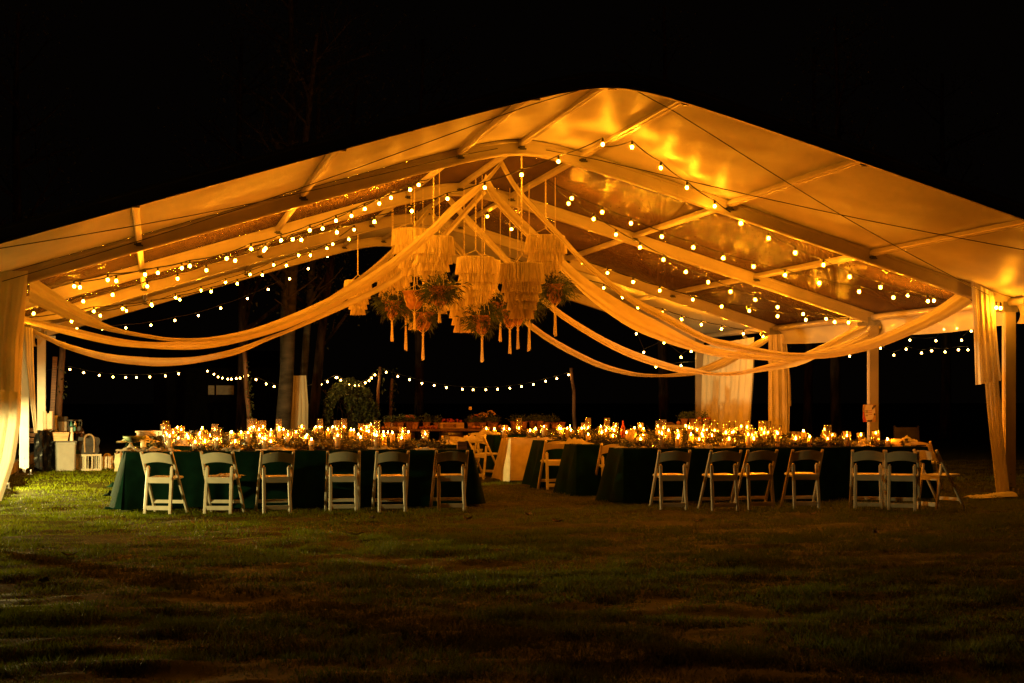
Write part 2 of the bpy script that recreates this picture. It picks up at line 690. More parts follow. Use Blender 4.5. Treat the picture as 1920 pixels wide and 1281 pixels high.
# roof sheets, one for each bay: opaque white at both ends, clear in the middle
for bay in range(4):
    ya, yb = FRAME_Y[bay] - (.03 if bay == 0 else -.004), FRAME_Y[bay + 1] + (.06 if bay == 3 else -.004)
    rows = []
    xs = np.concatenate([np.linspace(-7.72, -1.6, 46), np.linspace(-1.45, 1.45, 20), np.linspace(1.6, 7.72, 46)])
    for i in range(25):
        t = i / 24
        y = ya + (yb - ya) * t
        row = []
        for x in xs:
            z = zc(x) + .098
            e = math.sin(PI * t)
            near = min(abs(abs(x) - q) for q in (5.285, 3.07, .888, 7.6))
            z -= e * (.05 * min(1, near / .8))
            z += e * .014 * math.sin(x * 3.1 + y * 2.3 + bay) * math.sin(y * 4.0 + x * .7)
            row.append((x, y, z))
        rows.append(row)
    b = MB()
    b.grid(rows)
    b.build('roof_sheet', 'white_canvas' if bay in (0, 3) else 'clear_canvas', marquee, smooth=True)
b = MB()                                      # dark hem along the front edge
b.tube([(x, -5.065, zc(x) - .058) for x in np.linspace(-7.7, 7.7, 60)], .012, 6)
b.build('edge_hem', 'cable', marquee)
for sx in (-1, 1):                            # wind bracing of the front bay
    for (xa, Ya, xb, Yb) in ((.25, -4.9, 7.2, -.1), (.35, -.06, 7.3, -4.9)):
        b = MB()
        pts = []
        for t in np.linspace(0, 1, 12):
            x = sx * (xa + (xb - xa) * t)
            pts.append((x, Ya + (Yb - Ya) * t, zc(x) - .02 - .12 * math.sin(PI * t)))
        b.tube(pts, .006, 5)
        b.build('bracing_cable', 'cable', marquee)
for bay in (0, 1, 2, 3):                         # rolled-up clear side walls under the eaves
    for sx in (-1, 1):
        if bay == 3 and sx == 1:
            continue
        rows = []
        for i in range(7):
            v = i / 6
            rows.append([(sx * (7.58 + .02 * math.sin(y * 5 + v * 3) + .05 * math.sin(v * PI)), y, 2.88 - v * (.30 + .05 * math.sin((y - FRAME_Y[bay]) / 5 * PI)))
                         for y in np.linspace(FRAME_Y[bay] + .07, FRAME_Y[bay + 1] - .07, 40)])
        MB().grid(rows).build('rolled_side_wall', 'valance_plastic', marquee, smooth=True)
b = MB()
b.bar((7.5, 10.3, 2.25), (7.5, 11.9, 2.82), .05, .05)
b.build('brace', 'aluminium', marquee)
# things leaning by the rear left legs
b = MB()
b.bar((-7.32, 14.85, .05), (-7.2, 14.8, 2.35), .1, .03, up=(0, 1, 0))
tag(b.build('leaning_plank', 'wood_dark'), 'dark narrow plank leaning upright against the rear left marquee leg', 'plank')


# ------------------------------------------------------------------ fabric swags and curtains
def swag(label, pts, Y0, Y1, folds=4, seed=0):
    """ribbon of cloth hung from the ridge (first point) to a leg (last point); pts are (x, upper edge, lower edge) of the photo"""
    rr = random.Random(seed)
    c = catmull(pts, 56)
    x0, x1 = c[0][0], c[-1][0]
    nv = 15
    ph = [rr.uniform(0, 6) for _ in range(3)]
    rows = []
    for (px, a, bt) in c:
        t = (px - x0) / (x1 - x0)
        Y = Y0 + (Y1 - Y0) * t
        A, B = Vector(at_y(px, a, Y)), Vector(at_y(px, max(bt, a + 3), Y))
        row = []
        for j in range(nv):
            v = j / (nv - 1)
            p = A.lerp(B, v)
            bulge = .16 * math.sin(PI * v) ** .7
            pl = .028 * math.sin(v * folds * 2 * PI + ph[0] + t * 2.0) + .012 * math.sin(v * 19 + ph[1] + t * 5)
            p.y += bulge + pl * math.sin(PI * min(1, v * 1.0)) ** .5
            p.z += .35 * pl * math.sin(PI * v)
            row.append(p)
        rows.append(row)
    b = MB().grid(rows)
    o = b.build('fabric_swag', 'drape', smooth=True)
    return tag(o, label, 'drape', 'cloth swags slung from the ridge to the legs')


swag('long white swag sweeping from the ridge to the front left leg, uppermost on the left',
     [(945, 297, 303), (905, 338, 352), (845, 387, 408), (807, 425, 446), (732, 487, 509), (660, 534, 556), (580, 575, 598), (480, 614, 632), (397, 632, 641), (330, 634, 641),
      (275, 627, 634), (207, 611, 622), (150, 579, 607), (105, 549, 589), (54, 513, 566)], 1.2, 0.0, 3, 1)
swag('white swag merging beneath the uppermost one on the left, ending at the second left leg',
     [(806, 388, 398), (770, 428, 442), (735, 466, 482), (690, 506, 522), (640, 542, 560), (560, 590, 607), (480, 616, 634), (400, 638, 652), (340, 641, 656), (275, 641, 653),
      (210, 632, 647), (125, 612, 628), (75, 601, 614), (20, 586, 600)], 8.2, 5.0, 3, 2)
swag('lowest white swag on the left, running from the ridge down to the third left leg',
     [(912, 340, 362), (885, 376, 392), (820, 447, 462), (745, 512, 527), (690, 545, 558), (620, 577, 590), (548, 614, 621), (498, 633, 641), (446, 652, 664), (380, 667, 679),
      (325, 671, 686), (275, 670, 686), (200, 663, 677), (125, 644, 655), (80, 625, 634), (47, 608, 616)], 3.4, 10.0, 3, 3)
swag('narrow white swag twisting down from the ridge to the front right leg',
     [(942, 300, 312), (965, 340, 353), (995, 378, 391), (1050, 436, 448), (1100, 489, 502), (1180, 552, 566), (1244, 585, 602), (1322, 628, 642), (1372, 641, 656), (1441, 656, 668),
      (1500, 662, 673), (1559, 656, 671), (1616, 640, 660), (1665, 622, 646), (1740, 585, 614), (1780, 560, 594), (1825, 526, 567)], 1.2, 0.0, 3, 4)
swag('broad flat white swag from the ridge to the second right leg, brown underside in shade',
     [(911, 326, 352), (942, 372, 398), (1012, 441, 470), (1056, 485, 513), (1110, 530, 565), (1180, 574, 614), (1246, 609, 642), (1310, 643, 661), (1360, 656, 671), (1422, 665, 675),
      (1488, 665, 678), (1560, 649, 665), (1616, 627, 646), (1663, 597, 622), (1690, 592, 606)], 2.7, 5.0, 2, 5)
swag('white swag passing behind the hanging shades to the second right leg, brightly lit end',
     [(838, 363, 376), (872, 398, 416), (965, 495, 512), (1030, 566, 580), (1110, 620, 634), (1180, 655, 670), (1260, 683, 696), (1297, 690, 700), (1335, 698, 704), (1378, 697, 704),
      (1422, 688, 698), (1497, 666, 686), (1560, 637, 656), (1605, 612, 632), (1640, 603, 612)], 6.3, 5.0, 2, 6)
swag('rearmost white swag on the right, ending by the third right leg',
     [(806, 388, 398), (840, 435, 450), (877, 478, 494), (990, 600, 614), (1100, 668, 680), (1180, 696, 704), (1240, 702, 707), (1280, 697, 706), (1310, 690, 702), (1355, 671, 690),
      (1395, 652, 668), (1430, 633, 648), (1448, 626, 634)], 8.2, 10.0, 2, 7)


def curtain(name, label, cols, m='gauze', folds=5, amp=.05, nu=48, nv=24, seed=0, group=None):
    """cols: list of rows from top to bottom, each row (left point, right point) in the place"""
    rr = random.Random(seed)
    ph = [rr.uniform(0, 6) for _ in range(4)]
    K = len(cols) - 1
    rows = []
    for i in range(nv + 1):
        s = i / nv * K
        k = min(int(s), K - 1)
        f = s - k
        A = Vector(cols[k][0]).lerp(Vector(cols[k + 1][0]), f)
        B = Vector(cols[k][1]).lerp(Vector(cols[k + 1][1]), f)
        side = (B - A)
        nrm = Vector((-side.y, side.x, 0))
        nrm = nrm.normalized() if nrm.length > 1e-6 else Vector((0, 1, 0))
        row = []
        for j in range(nu + 1):
            u = j / nu
            w = amp * (math.sin(2 * PI * folds * u + ph[0] + .5 * math.sin(i / nv * 3 + ph[1])) + .45 * math.sin(2 * PI * folds * 2.3 * u + ph[2] + i / nv))
            w *= .35 + .65 * i / nv
            row.append(A + side * u + nrm * w)
        rows.append(row)
    o = MB().grid(rows).build(name, m, smooth=True)
    return tag(o, label, 'curtain', group)


CG = 'white curtains tied to the marquee legs'
V = lambda px, py, Y: tuple(at_y(px, py, Y))
curtain('curtain', 'wide white curtain tied to the front left leg, glowing at the bottom',
        [(V(-70, 512, -.1), V(52, 510, -.1)), (V(-70, 600, -.1), V(46, 600, -.1)), (V(-75, 700, -.1), V(40, 700, -.1)), (V(-90, 790, -.15), V(38, 790, -.15)),
         (V(-110, 860, -.2), V(27, 865, -.2)), (V(-130, 940, -.3), V(2, 940, -.3))], folds=5, amp=.045, seed=1, group=CG)
curtain('curtain', 'short white overlay hanging over the upper half of the front left curtain',
        [(V(-72, 508, -.22), V(53, 508, -.22)), (V(-72, 560, -.22), V(47, 560, -.22)), (V(-72, 640, -.22), V(35, 640, -.22)), (V(-72, 728, -.22), V(33, 735, -.22))],
        folds=4, amp=.04, seed=2, group=CG)
curtain('curtain', 'narrow white curtain gathered on the third left leg behind the trash bag',
        [(V(46, 612, 9.85), V(62, 616, 9.85)), (V(48, 680, 9.85), V(63, 680, 9.85)), (V(56, 750, 9.85), V(66, 750, 9.85)), (V(64, 812, 9.85), V(70, 812, 9.85))],
        folds=3, amp=.03, seed=3, group=CG)
curtain('curtain', 'short white drape hanging over the top of the front right leg',
        [(V(1822, 526, -.2), V(1864, 550, -.2)), (V(1826, 600, -.2), V(1868, 600, -.2)), (V(1829, 660, -.2), V(1873, 660, -.2)), (V(1831, 722, -.2), V(1879, 713, -.2))],
        folds=4, amp=.035, seed=4, group=CG)
curtain('curtain', 'long narrow white curtain falling to the grass beside the front right leg',
        [(V(1838, 545, -.1), V(1866, 552, -.1)), (V(1845, 700, -.1), V(1871, 700, -.1)), (V(1850, 770, -.1), V(1877, 770, -.1)), (V(1858, 850, -.1), V(1884, 850, -.1)),
         (V(1867, 928, -.15), V(1893, 928, -.15))], folds=4, amp=.03, seed=5, group=CG)
XR = 7.38
curtain('curtain', 'wide white side curtain behind the potted plants at the rear right',
        [(tuple(at_x(1322, 648, XR)), tuple(at_x(1416, 632, XR))), (tuple(at_x(1319, 700, XR)), tuple(at_x(1415, 700, XR))),
         (tuple(at_x(1318, 780, XR)), tuple(at_x(1411, 770, XR))), (tuple(at_x(1318, 862, XR)), tuple(at_x(1405, 866, XR)))], folds=8, amp=.06, nu=80, seed=6, group=CG)
curtain('curtain', 'white curtain wrapped around the third right marquee leg',
        [(V(1441, 628, 9.8), V(1474, 626, 9.8)), (V(1441, 700, 9.8), V(1480, 700, 9.8)), (V(1441, 770, 9.8), V(1481, 770, 9.8)), (V(1441, 868, 9.8), V(1480, 868, 9.8))],
        folds=3, amp=.03, seed=7, group=CG)
curtain('curtain', 'ragged white strip beside the third right leg curtain, ending halfway down',
        [(V(1470, 660, 9.95), V(1476, 660, 9.95)), (V(1470, 706, 9.95), V(1482, 708, 9.95)), (V(1472, 760, 9.95), V(1484, 762, 9.95))], folds=2, amp=.02, seed=8, group=CG)
curtain('curtain', 'pale door-sized cloth hanging among the trees behind the left tables',
        [(V(546, 705, 22), V(574, 704, 22)), (V(543, 760, 22), V(578, 760, 22)), (V(541, 845, 22), V(577, 845, 22))], folds=4, amp=.04, seed=9)
# cloth heaped on the grass at the front right leg
rows = []
pa, pb = at_z(1812, 934, .02), at_z(1897, 929, .02)
for i in range(9):
    v = i / 8
    row = []
    for j in range(26):
        u = j / 25
        p = Vector(pa).lerp(Vector(pb), u)
        hgt = math.sin(PI * v) * (.018 + .022 * math.sin(u * 23 + v * 4) ** 2 + .035 * u)
        row.append((p.x, p.y - .16 + .32 * v + .04 * math.sin(u * 11), hgt + .015))
    rows.append(row)
tag(MB().grid(rows).build('fallen_cloth', 'gauze', smooth=True), 'bottom of a white cloth heaped on the grass by the front right leg', 'cloth')

# ------------------------------------------------------------------ string lights
ico_v, ico_f = None, None


def ball(r, sub=2):
    import bmesh
    bm = bmesh.new()
    bmesh.ops.create_icosphere(bm, subdivisions=sub, radius=r)
    vs = [tuple(v.co) for v in bm.verts]
    fs = [tuple(v.index for v in f.verts) for f in bm.faces]
    bm.free()
    return vs, fs


def bulb_mesh(name, m, r):
    vs, fs = ball(r, 2)
    me = bpy.data.meshes.new(name)
    me.from_pydata([(x, y, z * 1.12) for x, y, z in vs], [], fs)
    me.polygons.foreach_set('use_smooth', [True] * len(me.polygons))
    me.materials.append(MATS[m])
    return me


BULB = bulb_mesh('bulb', 'bulb_glow', .0215)
YBULB = bulb_mesh('bulb', 'yard_bulb_glow', .023)
sk = MB().lathe([(.011, .024), (.016, .028), (.017, .062), (.010, .085)], 8)
SOCK = bpy.data.meshes.new('socket')
SOCK.from_pydata(sk.v, [], sk.f)
SOCK.materials.append(MATS['cable'])


def roof_y(px, py, drop):
    lo, hi = -6.0, 16.0
    for _ in range(40):
        m = (lo + hi) / 2
        p = at_y(px, py, m)
        if p[2] < zc(p[0]) - drop:
            lo = m
        else:
            hi = m
    return lo


def string_light(label, px, ya=None, yb=None, start=None, end=None, yard=False, group=None):
    n = len(px)
    if ya is None:
        ya = roof_y(*px[0], .22)
    if yb is None:
        yb = roof_y(*px[-1], .22)
    x0, x1 = px[0][0], px[-1][0]
    P = []
    for (x, y) in px:
        t = (x - x0) / (x1 - x0)
        Y = ya + (yb - ya) * t
        if not yard:
            Y = min(Y, roof_y(x, y, .13))
        P.append(Vector(at_y(x, y, Y)))
    root = thing('string_light', label, 'string lights', tuple(P[0]), 0, group)
    O = P[0]
    path = []
    ends = [Vector(start)] if start is not None else []
    top = [p + Vector((0, 0, .085)) for p in P]
    full = ends + top + ([Vector(end)] if end is not None else [])
    for i in range(len(full) - 1):
        a, b_ = full[i], full[i + 1]
        for k in range(4):
            t = k / 4
            p = a.lerp(b_, t)
            p.z -= min(.05, .06 * (b_ - a).length) * 4 * t * (1 - t) * .5
            path.append(p - O)
    path.append(full[-1] - O)
    MB().tube(path, .009 if not yard else .007, 5).build('cable', 'cable', root)
    for p in P:
        bu = link('bulb', YBULB if yard else BULB, root, p - O)
        link('socket', SOCK, bu)
    return root


SG = 'string lights under the marquee roof'
zr = lambda x, y: (x, y, zc(x))
string_light('festoon bulbs down the left roof, foremost run below the second rafter',
             [(785, 347), (733, 371), (684, 392), (630, 414), (581, 432), (527, 451), (471, 467), (425, 485), (356, 499), (296, 512), (202, 525), (139, 537)], ya=2.6, yb=1.6,
             start=zr(-.888, 2.7), end=(-7.3, .6, 2.95), group=SG)
string_light('festoon bulbs down the left roof, doubled close behind the foremost run',
             [(769, 356), (711, 382), (659, 405), (605, 429), (549, 449), (495, 470), (441, 489), (341, 503), (272, 515), (218, 527), (150, 539)], ya=3.2, yb=2.2,
             start=zr(-.888, 3.2), end=(-7.3, 1.0, 2.95), group=SG)
string_light('festoon bulbs crossing from the right ridge purlin down through the left roof',
             [(1130, 271), (1047, 303), (978, 328), (909, 352), (839, 373), (772, 396), (702, 416), (632, 436), (565, 450), (498, 466), (387, 507), (333, 523), (276, 537), (211, 553), (156, 565), (63, 588)],
             ya=-1.0, yb=5.0, start=zr(.888, -1.2), end=(-7.35, 5.2, 2.9), group=SG)
string_light('festoon bulbs along the rear left roof edge, upper of two',
             [(664, 431), (624, 458), (582, 479), (537, 498), (492, 516), (445, 532), (396, 547), (337, 562), (284, 571), (230, 579), (176, 584)], ya=11.8, yb=8.5,
             start=zr(-.888, 12.0), end=(-7.35, 8.2, 2.9), group=SG)
string_light('festoon bulbs along the rear left roof edge, lower of two',
             [(654, 449), (613, 466), (560, 479), (513, 497), (469, 515), (423, 530), (377, 545), (329, 558), (285, 573), (237, 583), (188, 592), (134, 603)], ya=12.2, yb=9.5,
             start=zr(-.888, 12.4), end=(-7.35, 9.8, 2.9), group=SG)
string_light('sparse festoon bulbs hanging outside behind the rear left gable',
             [(614, 481), (578, 504), (543, 523), (503, 543), (464, 560), (414, 578), (372, 592), (328, 601), (283, 610), (236, 615), (192, 617), (144, 617)], ya=17.5, yb=16.0,
             start=(-.9, 15.1, 5.0), end=(-7.6, 15.1, 2.9), yard=True, group='string lights hung outside the marquee')
string_light('festoon bulbs down the right roof, foremost run from the white canopy',
             [(1185, 276), (1239, 315), (1288, 352), (1340, 387), (1389, 419), (1441, 447), (1491, 474), (1544, 497), (1593, 519), (1651, 539), (1702, 554), (1751, 564)],
             ya=-1.0, yb=2.2, start=zr(.888, -1.2), end=(7.3, 1.6, 2.95), group=SG)
string_light('festoon bulbs down the right roof, second run from the front',
             [(1072, 372), (1129, 398), (1183, 419), (1241, 444), (1300, 464), (1356, 484), (1413, 500), (1472, 516), (1536, 531), (1611, 547), (1675, 558), (1740, 565)],
             ya=2.3, yb=.9, start=zr(.888, 2.3), end=(7.3, .9, 2.95), group=SG)
string_light('festoon bulbs down the right roof, third run from the front',
             [(1066, 382), (1113, 411), (1155, 440), (1200, 464), (1244, 487), (1286, 510), (1328, 529), (1370, 547), (1416, 562), (1458, 576), (1506, 589), (1549, 598), (1591, 605)],
             ya=2.5, yb=5.5, start=zr(.888, 2.4), end=(7.35, 5.3, 2.9), group=SG)
string_light('festoon bulbs down the right roof, fourth run starting behind the shades',
             [(914, 406), (959, 430), (1012, 455), (1092, 493), (1139, 512), (1187, 529), (1237, 545), (1299, 562), (1353, 575), (1405, 583), (1458, 593), (1511, 600), (1565, 604), (1618, 608)],
             ya=7.4, yb=5.0, start=zr(.888, 7.4), end=(7.35, 5.1, 2.9), group=SG)
string_light('rearmost festoon bulbs under the right roof, near the back gable',
             [(1132, 540), (1167, 558), (1196, 577), (1242, 586), (1278, 599), (1315, 609), (1353, 617), (1394, 626), (1431, 632)],
             ya=12.0, yb=10.2, start=zr(2.3, 12.2), end=(7.35, 10.1, 2.88), group=SG)
string_light('festoon bulbs dropping outside the back gable towards the rear right leg',
             [(1182, 600), (1193, 626), (1207, 661), (1245, 643), (1277, 670), (1296, 659)], ya=16.2, yb=15.5,
             start=(2.5, 15.1, 4.4), end=(7.4, 15.2, 2.9), yard=True, group='string lights hung outside the marquee')
string_light('short run of festoon bulbs beside the rear right curtain',
             [(1230, 688), (1277, 686), (1390, 676)], ya=16.4, yb=14.0, end=(7.3, 13, 2.4), yard=True, group='string lights hung outside the marquee')
string_light('garden festoon bulbs beyond the right legs, upper zigzag',
             [(1706, 638), (1755, 639), (1770, 618), (1794, 616), (1803, 638), (1821, 621)], ya=17.5, yb=15.0, yard=True, group='string lights hung outside the marquee')
string_light('garden festoon bulbs beyond the right legs, lower line',
             [(1551, 668), (1593, 668), (1651, 653), (1676, 666), (1699, 655), (1728, 662), (1747, 658), (1772, 660), (1797, 656), (1815, 656)], ya=19, yb=15.5, yard=True,
             group='string lights hung outside the marquee')
lone = string_light('pair of bulbs at the top of the front right leg behind the drape', [(1868, 577), (1876, 578)], ya=-.3, yb=-.45, start=(7.3, .1, 2.9), group=SG)
YG = 'garden string lights between the poles'
string_light('garden festoon bulbs on the far left between two trees',
             [(41, 711), (113, 693), (131, 693), (157, 699), (186, 704), (212, 707), (236, 708), (256, 708), (281, 707), (310, 705), (335, 701)], ya=22, yb=24, yard=True, group=YG)
string_light('short sagging garden bulbs left of the ivy pole',
             [(389, 696), (401, 702), (409, 707), (417, 709), (427, 711), (434, 711), (443, 710), (450, 709), (458, 706), (465, 704)], ya=32, yb=22.3, yard=True, group=YG)
string_light('garden bulbs sagging behind the birch and hanging cloth',
             [(480, 712), (499, 720), (514, 725), (552, 731), (587, 726), (602, 721), (614, 716), (630, 708)], ya=22.3, yb=24, yard=True, group=YG)
string_light('close-set garden bulbs sagging over the hedge arch',
             [(632, 708), (639, 713), (648, 719), (655, 721), (660, 722), (666, 723), (672, 722), (677, 721), (685, 718), (692, 714), (697, 709), (703, 703)], ya=24, yb=24.5, yard=True, group=YG)
string_light('long sagging garden bulbs above the barrel table to the right pole',
             [(724, 698), (746, 706), (768, 712), (791, 719), (814, 723), (837, 727), (867, 730), (887, 731), (911, 731), (933, 730), (956, 728), (978, 725), (1000, 721), (1023, 715), (1044, 710), (1066, 703)],
             ya=25, yb=25, yard=True, group=YG)


# ------------------------------------------------------------------ macrame shades
def fringe_tier(R, z0, z1, seed):
    rr = random.Random(seed)
    b = MB()
    for layer, (dr, n) in enumerate(((0, 66), (-.012, 58))):
        for i in range(n):
            a = 2 * PI * (i + rr.uniform(-.2, .2)) / n
            w = 2 * PI * R / n * (.50 if layer == 0 else .72)
            r0 = R + dr
            sway = rr.uniform(-.006, .006)
            zb = z1 + rr.uniform(-.006, .006)
            rows = []
            for k in range(3):
                t = k / 2
                z = z0 + (zb - z0) * t
                rad = r0 + .034 * t + rr.uniform(-.0015, .0015)
                aa = a + sway * t / R
                rad_v, tan = Vector((math.cos(aa), math.sin(aa), 0)), Vector((-math.sin(aa), math.cos(aa), 0))
                rows.append([rad_v * rad - tan * w * .5 + Vector((0, 0, z)), rad_v * (rad + .008) + Vector((0, 0, z)), rad_v * rad + tan * w * .5 + Vector((0, 0, z))])
            b.grid(rows)
    hoop = [(R * math.cos(2 * PI * k / 24), R * math.sin(2 * PI * k / 24), z0 + .004) for k in range(25)]
    b.tube(hoop, .009, 5, caps=False)
    return b


SH_LABELS = [
    ('small tiered fringe shade hanging apart on the far left', 671, 527, 12.0, .92),
    ('tiered fringe shade half hidden behind the left swag, below the fourth rope', 771, 431, 4.5, 1.0),
    ('low tiered fringe shade left of the hanging plants, its top behind the swag', 737, 500, 7.3, 1.05),
    ('tiered fringe shade above the biggest hanging plant, crossed by the left swag', 813, 446, 2.4, 1.0),
    ('tiered fringe shade in the middle of the cluster, left of the front one', 892, 484, 3.6, 1.0),
    ('low tiered fringe shade peeping out below the middle one', 870, 538, 4.8, 1.0),
    ('foremost tiered fringe shade, fully visible right of the middle', 978, 496, .12, 1.0),
    ('topmost tiered fringe shade on the right above a hanging plant', 1023, 444, 2.3, 1.0),
    ('tiered fringe shade hidden behind the middle one, only its right edge showing', 908, 490, 7.4, 1.0),
    ('distant tiered fringe shade whose lowest tier shows under the biggest plant', 825, 530, 12.0, .85),
    ('distant tiered fringe shade whose lowest tier shows under the left plants', 782, 546, 8.5, .95),
]
tiers = [(.295, 0, -.265), (.252, -.215, -.40), (.213, -.35, -.525), (.175, -.475, -.645), (.138, -.595, -.77)]
tier_me = []
for k, (R, a, b_) in enumerate(tiers):
    o = fringe_tier(R, a, b_, k)
    m_ = bpy.data.meshes.new('fringe_tier')
    m_.from_pydata(o.v, [], o.f)
    m_.materials.append(MATS['fringe'])
    tier_me.append(m_)


def rope_part(parent, h, r=.011):
    pts, rs = [], []
    n = max(8, int(h / .03))
    for i in range(n + 1):
        t = i / n
        pts.append((0, 0, .12 + (h - .12) * t))
        rs.append(r * (1 + .28 * (1 if i % 2 else -1)))
    MB().tube(pts, rs, 6).build('rope', 'cord', parent)


for i, (lab, px, py, Y, sc) in enumerate(SH_LABELS):
    p = at_y(px, py, Y)
    t = thing('fringe_shade', lab, 'lampshade', tuple(p), i * .7, 'tiered fringe shades hanging from the ridge')
    for m_ in tier_me:
        o = link('fringe_tier', m_, t)
        o.scale = (sc,) * 3
    h = max(.3, zc(p[0]) - p[2])
    rope_part(t, h)
    hg = MB()
    for k in range(3):
        a = 2 * PI * k / 3
        hg.tube([(.3 * sc * math.cos(a), .3 * sc * math.sin(a), 0), (0, 0, .13)], .006, 5)
    hg.build('hanger_cord', 'cord', t)


# ------------------------------------------------------------------ hanging plants
def hang_plant(label, px, py, Y, R=.30, n=420, seed=0, up=.2, tl=.30, pr=.12):
    rr = np.random.default_rng(seed)
    p = at_y(px, py, Y)
    t = thing('hanging_plant', label, 'hanging plant', tuple(p), seed * 1.1, 'plants in cord holders hanging among the shades')
    b = MB().lathe([(pr * .45, -.17), (pr * .8, -.12), (pr, -.02), (pr * 1.05, .06), (pr * 1.35, .12)], 14, wob=.10, seed=seed)
    b.build('paper_wrap', 'kraft', t)
    n2 = n
    d = rr.normal(size=(n2, 3))
    d /= np.linalg.norm(d, axis=1, keepdims=True)
    d[:, 2] = d[:, 2] * .75 + up * .4
    base = np.stack([rr.normal(0, .06, n2), rr.normal(0, .06, n2), rr.uniform(.02, .12, n2)], 1)
    stems = base + d * rr.uniform(.15, .78, n2)[:, None] * R
    stems[:, 2] -= .18 * R * rr.random(n2)
    me_ = leaves_mesh('foliage', np.repeat(stems, 3, 0), np.repeat(d, 3, 0) + rr.normal(0, .34, (n2 * 3, 3)), rr.uniform(.07, .14, n2 * 3), rr.uniform(.009, .018, n2 * 3), .3)
    me_.materials.append(MATS['needles'])
    link('foliage', me_, t)
    cb = MB()
    top = zc(p[0]) - p[2]
    for k in range(4):
        a = PI / 4 + PI / 2 * k
        q = lambda r, z, s=0: (r * math.cos(a + s), r * math.sin(a + s), z)
        cb.tube([(0, 0, -.22), q(pr * .62, -.15), q(pr * 1.05, -.03, .3), q(pr * 1.15, .10, -.1), q(pr * .7, .35), (0, 0, .60)], .006, 5)
    cb.tube([(0, 0, .58), (0, 0, max(.7, top))], .006, 5)
    cb.build('cord_net', 'cord', t)
    tb = MB()
    tb.lathe([(.014, -.22), (.02, -.235), (.02, -.26), (.014, -.27)], 8)
    for k in range(9):
        a = 2 * PI * k / 9
        tb.tube([(.008 * math.cos(a), .008 * math.sin(a), -.25), (.014 * math.cos(a), .014 * math.sin(a), -.25 - tl * .6), (.022 * math.cos(a), .022 * math.sin(a), -.25 - tl + rr.uniform(-.02, .02))], .0075, 4)
    tb.build('tassel', 'cord', t)


hang_plant('biggest hanging plant, paper wrapped and bushy below the left swag', 824, 552, 1.4, .36, 620, 1, pr=.15, tl=.16)
hang_plant('paper wrapped plant hanging just left of the biggest one', 777, 560, 3.6, .12, 60, 2, tl=.26, pr=.15)
hang_plant('leftmost hanging plant with foliage spreading to the left', 735, 578, 5.0, .36, 420, 3, tl=.30)
hang_plant('hanging plant with a long tassel, second from the left', 761, 574, 5.2, .33, 380, 4, tl=.50)
hang_plant('low hanging plant with the paper wrap tilted and a long tassel', 793, 600, 4.2, .30, 300, 5, tl=.40, pr=.14)
hang_plant('low hanging plant right of the peeping shade with a long tassel', 904, 606, 3.2, .36, 420, 6, tl=.36)
hang_plant('dark hanging plant between the middle and foremost shades', 938, 580, 5.0, .34, 380, 7, tl=.30)
hang_plant('hanging plant mostly behind the foremost shade, left tassel of three', 956, 594, 4.0, .26, 260, 8, tl=.36)
hang_plant('hanging plant wholly behind the foremost shade, middle tassel of three', 971, 590, 3.4, .14, 90, 9, tl=.30, pr=.09)
hang_plant('hanging plant showing foliage right of the foremost shade', 992, 576, 3.0, .38, 460, 10, tl=.44)
hang_plant('rightmost hanging plant in a red-brown wrap with a thick tassel', 1041, 548, 2.0, .30, 480, 11, tl=.42, pr=.13)


# ------------------------------------------------------------------ dining rows
ROW_Y = [-.8, 1.25, 3.45, 5.4, 7.6]
BLOCKS = {'left': (-5.5, -.68), 'right': (1.02, 5.86)}
EDGE = {('left', 0): (-5.44, -.84), ('right', 0): (1.28, 5.81), ('right', 1): (1.12, 5.86), ('right', 2): (1.10, 5.86), ('right', 3): (.97, 5.86), ('right', 4): (1.12, 5.86)}
TT = .755
ROWN = ['nearest', 'second', 'third', 'fourth', 'farthest']


